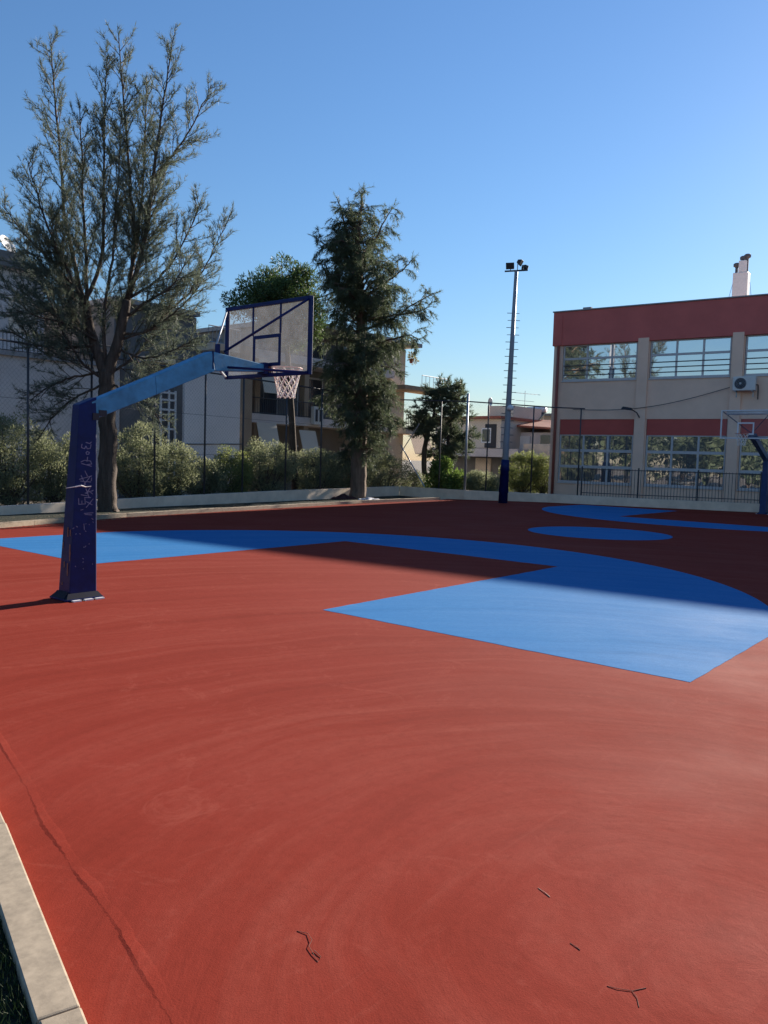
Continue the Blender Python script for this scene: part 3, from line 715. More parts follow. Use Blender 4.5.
# ------------------------------------------------------------------ trees
def needles(C, D, length, width, n, spread):
    """n thin needles around each twig centre line; C start, D direction (with length)"""
    m_ = len(C); t = rng.uniform(0, 1, (m_, n, 1)); base = C[:, None]+D[:, None]*t
    d = unit(D)[:, None]*.75 + rng.normal(0, spread, (m_, n, 3)); d = unit(d)
    L_ = rng.uniform(.6, 1.25, (m_, n, 1))*length; s_ = unit(np.cross(d, rng.normal(0, 1, (m_, n, 3))))*width/2
    tri = np.stack([base-s_, base+s_, base+d*L_], 2)
    return tri.reshape(-1, 3)
def needle_tree(root, leaders, bark, leafm, sec_step, Lsec, tw_step, tw_len, nn, nl, nw, droop, t0=.15, updir=.6, spread=.45, taper=.6, sparse_top=.5, tjit=.5, tup=0.0):
    wood = MB(); C, D = [], []
    for li, (pts, r0, r1, dscale) in enumerate(leaders):
        pts = [np.array(p) for p in pts]
        # smooth polyline
        P = [pts[0]]
        for i in range(len(pts)-1):
            p0 = pts[max(i-1, 0)]; p1 = pts[i]; p2 = pts[i+1]; p3 = pts[min(i+2, len(pts)-1)]
            for t in np.linspace(0, 1, 7)[1:]:
                P.append(.5*((2*p1)+(-p0+p2)*t+(2*p0-5*p1+4*p2-p3)*t*t+(-p0+3*p1-3*p2+p3)*t**3))
        P = np.array(P); n = len(P)
        wood.tube(list(P+np.vstack([np.zeros(3), rng.normal(0, .012, (n-1, 3))])), list(np.linspace(r0, r1, n)), 8 if r0 > .1 else 6)
        if dscale == 0: continue
        seg = np.linalg.norm(np.diff(P, axis=0), axis=1); cum = np.concatenate([[0], np.cumsum(seg)]); T = cum[-1]
        s_ = T*t0
        while s_ < T:
            f = s_/T; i = min(np.searchsorted(cum, s_)-1, n-2); i = max(i, 0)
            p = P[i]+(P[i+1]-P[i])*(s_-cum[i])/max(seg[i], 1e-6); tg = unit(P[i+1]-P[i])
            rad = rng.normal(0, 1, 3); rad -= tg*(rad@tg); rad = unit(rad)
            L_ = dscale*Lsec*((1-f)**taper*.85+.22)*rng.uniform(.55, 1.2)
            d = unit(tg*updir*rng.uniform(.7, 1.3)+rad*rng.uniform(.5, 1.0)+np.array([0, 0, .12]))
            q = [p]; dd = d.copy(); k = 4
            for j in range(k):
                dd = unit(dd+np.array([0, 0, -droop*.28])*(j > 0)+rng.normal(0, .1, 3)); q.append(q[-1]+dd*L_/k)
            wood.tube(q, list(np.linspace(min(.014, r0*.4), .003, k+1)), 3, cap=False)
            nt_ = max(2, int(L_/tw_step))
            for j in range(nt_):
                g_ = (j+rng.uniform(.2, 1.0))/nt_; g_ = min(.999, .15+g_*.85); a = int(g_*k); b = q[a]+(q[a+1]-q[a])*(g_*k-a)
                ld = unit(q[a+1]-q[a])*.8+rng.normal(0, tjit, 3)+np.array([0, 0, -droop*.9+.1+tup])
                C.append(b); D.append(unit(ld)*tw_len*rng.uniform(.5, 1.2)*(1-.35*f))
            s_ += sec_step*rng.uniform(.6, 1.4)*(1+sparse_top*f)
        # tuft at the tip
        for j in range(4): C.append(P[-1]-tg*.1*j); D.append(unit(tg+rng.normal(0, .25, 3))*tw_len*.8)
    wood.build("trunk", bark, root, smooth=True)
    V = needles(np.array(C), np.array(D), nl, nw, nn, spread)
    fast_mesh("crown", V, 3, leafm, root)
    return len(V)//3
# -- first tree: sparse, many upright leaders
T1 = (5.9, 11.4); D1 = depth_of(*T1)
t1 = thing("casuarina_tree", "tall feathery grey green tree with many upright leaders, nearest the left hoop", "tree", (*T1, 0.03))
def k1(lst, spread=0.0, start=0.0):
    out = []; n = len(lst); off_ = rng.uniform(-1, 1)*spread
    for i, (x, y) in enumerate(lst): out.append(at_depth(x, y, D1+start+(off_-start)*(i/(n-1))))
    return out
b0 = np.array([T1[0], T1[1], -.1])
FKa, FKb = (93, 338), (119, 338)
lead = [([b0, at_depth(107, 505, D1), at_depth(108, 450, D1), at_depth(107, 398, D1), at_depth(106, 372, D1)], .28, .20, 0),
        ([at_depth(106, 376, D1), at_depth(*FKa, D1+.1), at_depth(85, 300, D1+.2)], .16, .10, 0), ([at_depth(106, 378, D1), at_depth(*FKb, D1-.1), at_depth(127, 300, D1-.2)], .17, .11, 0)]
spec = [([(85, 304), (66, 225), (58, 130), (50, 40)], 1.0, .085, 1.0), ([(86, 300), (102, 254), (104, 160), (106, 60)], 1.2, .08, .9),
        ([(127, 303), (134, 239), (127, 145), (119, 38)], 1.3, .09, 1.0), ([(127, 302), (146, 235), (154, 170), (162, 110), (172, 42)], 1.0, .09, 1.0),
        ([(153, 178), (172, 155), (190, 130), (212, 85)], .5, .05, .85), ([(121, 334), (145, 332), (168, 312), (190, 292), (210, 258), (229, 218)], .8, .06, .85),
        ([(128, 300), (160, 278), (182, 245), (202, 200)], 1.5, .06, .9), ([(84, 300), (52, 262), (26, 236), (2, 205)], 1.0, .06, 1.0),
        ([(92, 335), (60, 312), (30, 300), (-6, 283)], 1.0, .06, 1.2), ([(95, 345), (65, 348), (38, 345), (12, 332)], .9, .055, 1.15),
        ([(102, 385), (75, 398), (55, 415), (38, 440)], .6, .045, .75), ([(101, 372), (70, 378), (48, 388), (27, 402)], .7, .05, .85), ([(114, 385), (135, 395), (152, 408), (163, 428)], .6, .045, .7),
        ([(119, 350), (145, 358), (170, 352), (196, 338)], .8, .05, .9), ([(84, 302), (58, 250), (40, 205), (28, 160)], 1.5, .06, .95), ([(87, 296), (84, 210), (80, 110)], 2.0, .07, .9),
        ([(128, 296), (142, 200), (147, 80)], 2.0, .07, .9), ([(90, 318), (72, 290), (48, 285), (25, 250)], 2.0, .06, 1.1), ([(106, 372), (104, 320), (112, 260), (118, 180), (122, 110)], 1.8, .07, .95),
        ([(124, 318), (150, 300), (172, 285), (186, 262)], 1.5, .06, .95), ([(104, 380), (80, 360), (62, 330), (50, 300)], 1.6, .06, 1.2), ([(105, 365), (88, 350), (78, 320), (70, 280)], 2.0, .06, 1.2),
        ([(96, 340), (70, 325), (45, 318), (15, 310)], 1.8, .05, 1.1), ([(88, 310), (60, 285), (40, 262), (15, 240)], 2.0, .05, 1.2), ([(94, 335), (72, 308), (60, 275), (50, 240)], 1.4, .05, 1.2), ([(118, 340), (150, 330), (178, 310), (200, 285)], 1.8, .05, 1.0),
        ([(110, 372), (128, 362), (150, 340), (168, 325)], 1.6, .06, 1.0), ([(112, 360), (122, 310), (138, 270), (150, 210), (168, 165)], 1.5, .07, .95)]
for l_, sp, r_, ds in spec: lead.append((k1(l_, sp), r_*.8, .010, ds))
n1 = needle_tree(t1, lead, M['bark1'], M['needle1'], .085, 1.42, .062, .30, 13, .145, .0118, 0.0, t0=.12, updir=.95, spread=.36, tjit=.42, tup=.22)
# -- second tree: dark, drooping, one trunk
T2 = tuple(at_depth(357, 498, depth_of(18.9, 12.7))[:2]); D2 = depth_of(*T2)
t2 = thing("drooping_pine_tree", "dark drooping conifer with a thick straight trunk beside the hoop's backboard", "tree", (*T2, .03))
A = lambda x, y, o=0: at_depth(x, y, D2+o)
lead = [([np.array([*T2, -.1]), A(358, 490), A(359, 460), A(360, 446)], .35, .31, 0), ([A(360, 450), A(361, 410), A(362, 380), A(361, 320), A(359, 280)], .31, .16, 1.15), ([A(359, 284), A(357, 250), A(360, 215), A(363, 192)], .17, .02, .9), ([A(360, 300), A(352, 260), A(345, 225), A(338, 200)], .1, .015, .85)]
prof2 = [(205, 14), (235, 30), (265, 40), (300, 46), (335, 48), (370, 46), (400, 44), (430, 38), (455, 26)]
for i in range(92):
    y = rng.uniform(212, 452); hw = np.interp(y, *zip(*prof2)); ang = rng.uniform(0, 2*math.pi)
    L_ = hw/800*D2*rng.uniform(.6, 1.08); c0 = A(360+(1 if y < 300 else 0), y)
    dirv = np.array([math.cos(ang), math.sin(ang), 0]); up_ = .35 if y < 330 else .05
    lead.append(([c0, c0+dirv*L_*.35+np.array([0, 0, L_*up_*.5]), c0+dirv*L_*.72+np.array([0, 0, L_*up_*.75]), c0+dirv*L_+np.array([0, 0, L_*(up_*.8-.12)])], .045, .01, 1.0))
for l_ in ([(362, 300), (385, 283), (405, 268), (413, 258)], [(362, 330), (390, 320), (412, 305), (434, 293)], [(362, 322), (395, 315), (415, 312), (432, 306)], [(361, 262), (375, 240), (384, 222), (393, 207)], [(362, 345), (390, 340), (408, 335), (420, 340)],
           [(359, 270), (340, 255), (325, 245), (316, 238)], [(360, 300), (335, 290), (325, 270), (318, 262)]):
    lead.append(([A(x, y, -.3*i) for i, (x, y) in enumerate(l_)], .06, .010, 1.35))
n2 = needle_tree(t2, lead, mat("brown_bark", (0.15, 0.105, 0.075), .95, .4, 3, 1.0, 20, stretch=(4, 4, .6)), M['needle2'], .16, .9, .06, .42, 22, .16, .016, .95, t0=.1, updir=.5, spread=.38, sparse_top=0)
# -- crowns made of leaf clumps
def clump_mesh(name, mt, root, centers, radii, per, leaf_l, leaf_w, up=.2):
    V = []
    for c, r_ in zip(centers, radii):
        n = int(per*(r_/np.mean(radii))**2)
        d = unit(rng.normal(0, 1, (n, 3))); rr = r_*rng.uniform(.25, 1.05, (n, 1))**.6; P = c+d*rr*np.array([1, 1, .85])
        ld = unit(d*.7+rng.normal(0, .6, (n, 3))+np.array([0, 0, up])); sd_ = unit(np.cross(ld, rng.normal(0, 1, (n, 3))))
        L_ = leaf_l*rng.uniform(.6, 1.3, (n, 1)); W_ = leaf_w*rng.uniform(.7, 1.2, (n, 1))
        V.append(np.stack([P, P+ld*L_*.45+sd_*W_/2, P+ld*L_, P+ld*L_*.45-sd_*W_/2], 1).reshape(-1, 3))
    return fast_mesh(name, np.concatenate(V), 4, mt, root)
def clump_tree(name, label, base, crown_c, crown_r, nclump, clump_r, per, leaf, mt, trunk_r=.14, group=None, extra=None):
    t = thing(name, label, "tree", (*base, -.1), 0, group)
    b = np.array([*base, -.15]); cc_ = np.array(crown_c); cr_ = np.array(crown_r)
    d = unit(rng.normal(0, 1, (nclump, 3))); C = cc_+d*cr_*rng.uniform(.35, 1.0, (nclump, 1))**.5
    if extra is not None: C = np.concatenate([C, extra])
    wood = MB(); top_ = cc_-np.array([0, 0, cr_[2]*.45])
    wood.tube([b, b+(top_-b)*.5+rng.normal(0, .08, 3), top_], [trunk_r, trunk_r*.8, trunk_r*.6], 8)
    for c in C[::2]:
        mid = (top_+c)/2+rng.normal(0, .1, 3)-np.array([0, 0, .15]); wood.tube([top_-np.array([0, 0, .2]), mid, c], [trunk_r*.35, trunk_r*.2, .012], 5)
    wood.build("trunk", M['bark1'], t, smooth=True)
    clump_mesh("crown", mt, t, C, clump_r*rng.uniform(.6, 1.3, len(C)), per, *leaf)
    return t
p3 = on(297, 440, 1, 17.0); c3 = on(286, 300, 1, 16.3); ex3 = np.array([on(x, y, 1, 16.3+rng.uniform(-.8, .8)) for x, y in ((240, 292), (250, 286), (245, 300), (236, 304), (256, 296), (230, 300), (252, 305), (262, 290), (260, 304), (240, 310))])
clump_tree("pine_tree", "bright green round crowned pine showing over the top of the hoop's backboard", tuple(p3[:2]), (c3[0], c3[1], c3[2]-.2), (1.5, 1.6, 1.75), 85, .45, 300, (.17, .045), M['needle3'], .17, extra=ex3)
p4 = np.array([26.0, 15.6]); D4 = depth_of(*p4)
t4 = thing("forked_pine_tree", "dark forked pine rising behind the fence corner, left of the grey post", "tree", (*p4, -.1))
B4 = lambda x, y, o=0: at_depth(x, y, D4+o)
lead = [([B4(428, 492), B4(424, 465), B4(426, 440), B4(432, 420)], .16, .10, 0), ([B4(438, 492), B4(446, 460), B4(450, 430), B4(456, 405), B4(460, 384)], .14, .02, .8), ([B4(432, 422), B4(436, 402), B4(440, 380)], .09, .015, .9), ([B4(426, 440), B4(416, 420), B4(408, 412)], .06, .012, .8)]
for i in range(60):
    y = rng.uniform(388, 462); hw = np.interp(y, (385, 400, 430, 460), (10, 22, 34, 30)); ang = rng.uniform(0, 6.28); L_ = hw/800*D4*rng.uniform(.6, 1.1); c0 = B4(438+max(0, (420-y)*.35)+rng.uniform(-5, 7), y)
    dv = np.array([math.cos(ang), math.sin(ang), 0]); lead.append(([c0, c0+dv*L_*.5+np.array([0, 0, L_*.12]), c0+dv*L_+np.array([0, 0, L_*.15])], .03, .01, .9))
needle_tree(t4, lead, M['bark1'], M['needle2'], .2, .8, .08, .36, 24, .18, .026, .2, t0=.2, updir=.6, spread=.45, sparse_top=0)
# -- trees on the far side of the court, behind the photographer: they show in the school's windows
for bx_, by_, h_ in ((-13, 16, 7.5), (-19, 22, 8.5), (-22, 10, 7.5), (-14, 10.5, 6), (-26, 5, 7.5), (-17, 6, 5.5), (-28, 15, 8.5), (-24, 0, 7), (-30, 26, 9)):
    clump_tree("leafy_tree", "leafy green tree seen only as a reflection in the school windows", (bx_, by_), (bx_, by_, h_*.58), (h_*.38, h_*.38, h_*.44), 34, h_*.14, 60, (.5, .3), M['needle2'], .2, "trees reflected in the school windows")
# -- shrubs along the fence
def shrub(name, label, cx, cy, base_z, w_, h_, mt, leaf=(.092, .030), n=80, per=165, cr_=.31, group="shrubs along the fence", dpt=None):
    t = thing(name, label, "shrub", (cx, cy, base_z), 0, group)
    C = []
    dpt = dpt or w_*.8
    while len(C) < n:
        p = rng.uniform(-1, 1, 3)
        if np.linalg.norm(p) > 1 or np.linalg.norm(p) < .45: continue
        q = np.array([cx, cy, base_z+h_*.52])+_Rh*p[0]*w_/2+_Fh*p[1]*dpt/2+np.array([0, 0, p[2]*h_*.5]); C.append(q)
    C = np.array(C); C[:, 2] = np.maximum(C[:, 2], base_z+.12)
    wood = MB(); b = np.array([cx, cy, base_z-.05])
    for c in C[::3]: wood.tube([b+rng.normal(0, .06, 3)*np.array([1, 1, 0]), (b+c)/2+rng.normal(0, .08, 3), c], [.03, .02, .006], 5)
    wood.build("stem", M['bark1'], t)
    # upright shoots that break the outline
    clump_mesh("foliage", mt, t, C, cr_*rng.uniform(.55, 1.25, n), per, *leaf, .5)
    V = []; Cn, Dn = [], []
    return t
_Rh = np.array([_R[0], _R[1], 0]); _Fh = np.array([math.cos(YAW), math.sin(YAW), 0])
def shrub_px(name, label, px, top, wpx, yv, mt, zb=-.1, **k):
    p = on(px, top, 1, yv); D = depth_of(p[0], p[1]); w_ = wpx/800*D*1.28
    return shrub(name, label, p[0], p[1], zb, w_, p[2]-zb, mt, **k)
for lab, px, top, wpx, yv, mt, kw in (
        ("broad pale olive bush at the left edge of the photo, below the grey terrace wall", 10, 417, 72, 15.4, 'olive', dict(n=120)),
        ("pale olive bush just left of the near hoop's post", 55, 434, 44, 15.5, 'olive', {}),
        ("tall pale olive bush right of the tree trunk, behind the near hoop's post", 137, 426, 52, 15.6, 'olive', dict(n=95)),
        ("olive bush in front of the white metal balcony frame", 172, 445, 40, 15.7, 'olive', {}),
        ("small rounded bush before the pale blank wall, under the hoop's arm", 205, 458, 34, 15.9, 'olive', {}),
        ("green bush before the right end of the pale blank wall", 232, 452, 34, 15.9, 'hedge', {}),
        ("tallest green and silver bush, directly under the hoop's net", 268, 441, 50, 15.9, 'olive', dict(n=95)),
        ("broad silver green bush between the net and the dark tree's trunk", 318, 449, 58, 15.9, 'olive', dict(n=110)),
        ("low silver green bush just left of the thick dark tree trunk", 345, 458, 34, 15.6, 'olive', {}),
        ("silver green bush just right of the thick dark tree trunk", 386, 457, 42, 15.6, 'olive', {})):
    shrub_px("olive_bush" if mt == 'olive' else "green_bush", lab, px, top, wpx, yv, M[mt], group="bushes behind the low wall", **kw)
for lab, px, top, wpx, xu, mt, kw in (
        ("bright lime green bush at the fence corner, left of the thick grey post", 446, 460, 36, 24.6, 'lime', dict(leaf=(.16, .09), per=60, cr_=.28)),
        ("grey green low bush between the grey post and the floodlight mast", 482, 474, 36, 25.8, 'olive', {}),
        ("dense green hedge bush right of the floodlight mast", 524, 455, 44, 33.0, 'hedge', dict(n=95)),
        ("green hedge bush touching the corner of the school", 545, 457, 36, 34.0, 'hedge', {}),
        ("low dusty bush under the peach awning, left of the forked pine", 412, 474, 28, 25.2, 'olive', dict(n=30))):
    p = on(px, top, 0, xu); D = depth_of(p[0], p[1]); w_ = wpx/800*D
    shrub("green_bush" if mt != 'olive' else "olive_bush", lab, p[0], p[1], -.1, w_, p[2]+.1, M[mt], group="bushes behind the low wall", dpt=1.0, **kw)

# ------------------------------------------------------------------ buildings behind the fence
def railing(mb, a, b, z0, z1, step=.14, rails=2):
    a = np.array(a, float); b = np.array(b, float); n = int(np.linalg.norm(b-a)/step)
    for i in range(n+1):
        q = a+(b-a)*i/max(n, 1); mb.box(q[0]-.01, q[0]+.01, q[1]-.01, q[1]+.01, z0, z1)
    mb.tube([(*a, z1), (*b, z1)], .025, 6)
    if rails > 1: mb.tube([(*a, z0+.05), (*b, z0+.05)], .02, 6)
    return mb
YB = 20.0
# A: terrace block on the left
A_ = thing("apartment_house", "grey rendered house with a blank terrace wall at the photo's left edge", "house", (4, YB, -.15))
MB().box(-9, 11.6, YB, YB+9, -.15, 5.0).build("terrace_wall", M['greywall'], A_)
MB().box(-9.1, 11.7, YB-.12, YB+.5, 5.003, 5.16).build("coping", M['coping'], A_)
MB().box(-9, 9.6, YB+2.2, YB+8.5, 5.003, 8.55).build("upper_wall", M['greywall'], A_)
MB().box(-9.2, 9.8, YB+1.9, YB+8.7, 8.553, 8.75).build("roof_slab", M['darkwall'], A_)
zb = on(13, 252, 1, YB+2)[2]; xb = on(26, 256, 1, YB+2)[0]
MB().box(3.0, xb, YB+2.0, YB+4.4, 8.753, zb).build("roof_block", M['darkwall'], A_)
dq = on(8, 250, 1, YB+2.6)
MB().box(6.0, 7.45, YB+2.15, YB+2.197, 5.2, 7.4).build("lit_patch", M['cream'], A_)  # cream panel painting a lit patch onto the upper wall
w_ = MB().box(8.2, 9.3, YB+2.15, YB+2.197, 6.2, 7.4).build("window", M['cream'], A_)  # second lit wall patch, put in as pale cream panels
MB().box(8.3, 9.2, YB+2.12, YB+2.148, 6.3, 7.3).build("pane", M['awning'], w_)
railing(MB(), (-6, YB+.1), (11.5, YB+.1), 5.16, 5.85).build("railing", M['fence'], A_)
dsh = thing("satellite_dish", "round white satellite dish on the roof at the left edge", "satellite dish", (dq[0], YB+2.6, zb))
prof = [(.02, .10), (.18, .085), (.30, .045), (.36, 0), (.375, .004), (.31, .07), (.18, .12), (.03, .135)]
dm = MB()
kk = len(dm.v); ax = unit(np.array([.35, -.75, .45])); s1_ = unit(np.cross(ax, (0, 0, 1))); s2_ = np.cross(s1_, ax)
for r_, z_ in prof:
    for j in range(24):
        a = 2*math.pi*j/24; dm.v.append(tuple(s1_*r_*math.cos(a)+s2_*r_*math.sin(a)-ax*z_+np.array([0, 0, .42])))
for i in range(len(prof)-1):
    for j in range(24): a, b = i*24+j, i*24+(j+1) % 24; dm.f.append((a, b, b+24, a+24))
dm.build("dish", M['whitesteel'], dsh, world=False, smooth=True)
MB().tube([(0, .05, 0), (0, .05, .42), tuple(-ax*.14+np.array([0, 0, .42]))], .03, 8).build("stand", M['steel'], dsh, world=False)
MB().tube([tuple(-s2_*.34+np.array([0, 0, .42])), tuple(ax*.45-s2_*.12+np.array([0, 0, .42]))], .014, 6).box(*(lambda q: (q[0]-.05, q[0]+.05, q[1]-.05, q[1]+.05, q[2]-.05, q[2]+.05))(ax*.47-s2_*.08+np.array([0, 0, .42]))).build("feed_arm", M['steel'], dsh, world=False)
# B: pale blank gable with a dark upper block
B_ = thing("apartment_house", "house with a pale blank wall and dark grey roof storey behind the hoop's arm", "house", (16, YB, -.15))
MB().box(14.45, 17.5, YB-.4, YB+8, -.15, 5.55).build("blank_wall", M['palewall'], B_)
MB().box(11.75, 14.447, YB+.2, YB+8, -.15, 5.4).build("side_wall", M['darkwall'], B_)
MB().box(14.0, 14.447, YB-.25, YB+.197, -.15, 5.4).build("corner_pier", M['darkwall'], B_)
MB().box(11.9, 16.0, YB+.9, YB+8, 5.553, 7.75).build("upper_storey", M['darkwall'], B_)
MB().box(11.7, 15.9, YB+.5, YB+8, 7.753, 7.95).build("roof_slab", M['coping'], B_)
MB().box(12.6, 13.9, YB-.5, YB+.197, 5.403, 5.62).box(16.0, 17.5, YB-.3, YB+1.2, 6.3, 6.6).build("canopy", M['wallwhite'], B_)
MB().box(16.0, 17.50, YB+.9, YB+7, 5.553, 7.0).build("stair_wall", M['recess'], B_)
w_ = MB().box(16.1, 16.8, YB+.85, YB+.897, 5.6, 6.25).build("window", M['alu'], B_)
MB().box(16.16, 16.74, YB+.82, YB+.847, 5.66, 6.2).build("pane", M['glass'], w_)
railing(MB(), (15.9, YB-.1), (17.7, YB-.1), 6.6, 7.35, .2).build("railing", M['steel'], B_)
fr_ = MB()
for x_ in (13.25, 13.65, 14.0-.03): fr_.box(x_-.035, x_+.035, YB-.45, YB-.38, -.1, 4.3)
for z_ in (4.2, 3.9, 3.5, 2.7): fr_.box(13.2, 14.0, YB-.44, YB-.39, z_-.04, z_+.04)
for z_ in (3.05, 3.3): fr_.box(13.2, 14.0, YB-.43, YB-.40, z_-.02, z_+.02)
fr_.build("metal_frame", M['whitesteel'], B_)
w_ = MB().box(13.25, 13.95, YB+.15, YB+.197, 1.2, 2.6).build("window", M['alu'], B_); MB().box(13.3, 13.9, YB+.12, YB+.147, 1.25, 2.55).build("pane", M['opening'], w_)
MB().tube([(14.5, YB-.42, 2.1), (17.7, YB-.42, 2.2)], .02, 5).build("cable_run", M['fence'], B_)
# C: balconies and awnings
C_ = thing("apartment_block", "apartment block with deep shaded balconies and beige awnings behind the hoop's net", "apartment block", (23, YB, -.15))
MB().box(17.503, 18.3, YB-.3, YB+9, -.15, 6.67).build("side_wall", M['brownwall'], C_)
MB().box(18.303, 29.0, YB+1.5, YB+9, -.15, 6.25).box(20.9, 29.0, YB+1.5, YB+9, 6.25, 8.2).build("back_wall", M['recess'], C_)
MB().box(29.003, 30.35, YB+.2, YB+9, -.15, 8.05).build("end_wall", M['cream'], C_)
for z_ in (3.25, 6.25):
    MB().box(18.303, 29.0, YB-.1, YB+1.497, z_, z_+.42).build("balcony_slab", M['greywall'], C_)
MB().box(20.7, 31.0, YB-.5, YB+9.3, 8.203, 8.42).build("roof_slab", M['coping'], C_)
for x_ in (18.9, 22.15, 25.6): MB().box(x_-.16, x_+.16, YB+.0, YB+.35, -.15, 3.247).box(x_-.16, x_+.16, YB+.0, YB+.35, 3.673, 6.247).box(x_-.16, x_+.16, YB+.0, YB+.35, 6.673, 8.2 if x_ > 20 else 6.70).build("pillar", M['brownwall'], C_)
for x0 in (19.2, 22.5, 25.9):
    for z0 in ((.1, 3.7, 6.7) if x0 > 20 else (.1, 3.7)):
        w_ = MB().box(x0+.4, x0+2.3, YB+1.44, YB+1.497, z0, min(z0+2.2, 8.0)).build("balcony_door", M['alu'], C_)
        MB().box(x0+.48, x0+1.32, YB+1.41, YB+1.437, z0+.06, min(z0+2.1, 7.9)).box(x0+1.38, x0+2.22, YB+1.41, YB+1.437, z0+.06, min(z0+2.1, 7.9)).build("pane", M['opening'], w_)
for z_ in (3.673, 6.673): railing(MB(), (18.55, YB), (28.9, YB), z_, z_+.75, .12).build("railing", M['fence'], C_)
def awning(mb, x0, x1, y0, z0, out, drop, t=.03):
    return mb.hexa([(x0, y0, z0), (x1, y0, z0), (x1, y0-out, z0-drop), (x0, y0-out, z0-drop)], [(x0, y0, z0+t), (x1, y0, z0+t), (x1, y0-out, z0-drop+t), (x0, y0-out, z0-drop+t)])
for (x0, x1, z0, out, dr) in ((18.75, 20.0, 3.24, .45, 1.55), (18.8, 20.0, 6.24, .45, 1.6), (21.55, 22.7, 3.0, .4, 1.25)):
    awning(MB(), x0, x1, YB-.12, z0, out, dr).build("awning", M['awning'], C_)
MB().box(22.35, 23.0, YB-.35, YB-.13, 3.35, 4.25).build("wall_unit", M['aclight'], C_)
MB().box(22.45, 22.6, YB-.37, YB-.352, 3.5, 4.1).box(22.75, 22.9, YB-.37, YB-.352, 3.5, 4.1).build("vent", M['dark'], C_)
MB().box(28.6, 34.0, YB-1.2, YB+.197, 5.62, 5.86).build("canopy_slab", M['wood'], C_)
railing(MB(), (30.4, YB-1.0), (33.0, YB-1.0), 5.86, 6.55, .35).build("terrace_railing", M['steel'], C_)
MB().box(29.6, 31.9, YB-.6, YB+4, 3.2, 3.55).build("lower_slab", M['cream'], C_)
railing(MB(), (29.7, YB-.5), (31.8, YB-.5), 3.55, 4.3, .2).build("terrace_railing", M['fence'], C_)
awning(MB(), 29.9, 31.7, YB-.62, 3.15, .45, 1.1).build("awning", M['peach'], C_)
MB().box(30.353, 31.7, YB+2.5, YB+9, -.15, 3.197).build("annex_wall", M['darkwall'], C_)
bp_ = thing("balcony_plant", "yellowed plant spilling over under the flat roof edge right of the dark conifer", "plant", (30.5, YB-.1, 7.5))
clump_mesh("foliage", leaf_mat("yellowing_leaves", (.16, .13, .03), (.30, .25, .07)), bp_, np.array([[30.45, YB-.15, 7.6], [30.65, YB-.2, 7.45], [30.55, YB-.1, 7.75]]), np.array([.22, .2, .2]), 70, .14, .06)
MB().lathe([(.09, -.2), (.13, .05), (.12, .05)], (30.5, YB-.1, 7.5), 12).build("pot", M['tile'], bp_)

# D / E: houses between the mast and the school
XH = 46.0
def hp(px, py, x=XH): return on(px, py, 0, x)
yL, yR = hp(466, 450)[1], hp(526, 450)[1]
D_ = thing("villa", "cream two storey villa with a long balcony seen left of the floodlight mast", "house", (XH, 25, -.15))
MB().box(XH, XH+8, yR+2.2, yL+3, 2.78, 5.0).build("upper_wall", M['cream'], D_)
MB().box(XH+.6, XH+8, yR+.4, yL+3, -.15, 2.1).build("lower_wall", M['recess'], D_)
MB().box(XH-1.2, XH+.597, yR, yL+3, 2.1, 2.72).build("balcony", M['greywall'], D_)
MB().box(XH-.4, XH+8.3, yR+2.0, yL+3.2, 5.003, 5.2).build("roof_edge", M['tile'], D_)
MB().box(XH+1.5, XH+6, yL-3.2, yL-.9, 5.203, 6.1).build("roof_room", M['cream'], D_)
a, b = hp(491, 443), hp(482, 428)
w_ = MB().box(XH-.06, XH-.003, a[1], b[1], a[2], b[2]).build("window", M['whitesteel'], D_)
MB().box(XH-.09, XH-.063, a[1]+.1, b[1]-.1, a[2]+.1, b[2]-.1).build("pane", M['opening'], w_)
w_ = MB().box(XH-.05, XH-.003, yR+2.6, yR+3.6, 2.8, 4.6).build("door", M['dark'], D_)
MB().box(XH+.5, XH+.597, hp(487, 470)[1], hp(472, 460)[1], .2, 2.0).build("garage_door", M['wallwhite'], D_)
awning(MB(), XH-.3, XH-.25, yL, 4.5, 1.5, .6).build("awning", M['awning'], D_)
E_ = thing("villa", "low house with a red tiled roof and white balustrade between mast and school", "house", (XH+6, 20, -.15))
ex = XH+3
e0, e1 = on(552, 450, 0, ex)[1], on(509, 450, 0, ex)[1]
MB().box(ex, ex+7, e0-4, e1, -.15, 4.1).build("wall", M['greywall'], E_)
a = on(516, 447, 0, ex-.1); b = on(530, 436, 0, ex-.1)
MB().box(ex-.12, ex-.003, b[1], a[1], a[2]-.3, b[2]).build("white_panel", M['whitesteel'], E_)
a = on(523, 456, 0, ex-1.5); b = on(551, 444, 0, ex-1.5)
MB().box(ex-1.5, ex-1.3, b[1]-3, a[1], 1.6, b[2]).box(ex-1.297, ex-.003, b[1]-3, a[1], 1.6, 2.0).build("balustrade", M['wallwhite'], E_)
MB().hexa([(ex-.7, e0-4, 4.05), (ex+7, e0-4, 4.05), (ex+7, e1+.5, 4.6), (ex-.7, e1+.5, 4.6)], [(ex-.7, e0-4, 4.2), (ex+3.5, e0-4, 5.0), (ex+3.5, e1+.5, 5.35), (ex-.7, e1+.5, 4.75)]).build("roof", M['tile'], E_)
MB().box(ex-.06, ex-.003, e1-1.6, e1-.5, 2.2, 3.6).build("opening", M['opening'], E_); MB().box(ex-.06, ex-.003, e0-.5, e0+1.0, 2.3, 3.9).build("opening", M['opening'], E_)
F_ = thing("apartment_house", "plain brownish house far behind the red tiled roof, beside the school corner", "house", (XH+22, 24, -.15))
MB().box(XH+22, XH+30, 19, 33, -.15, 6.6).build("wall", M['brownwall'], F_)
MB().box(XH+21.8, XH+30.2, 18.8, 33.2, 6.603, 6.85).build("roof_slab", M['recess'], F_)
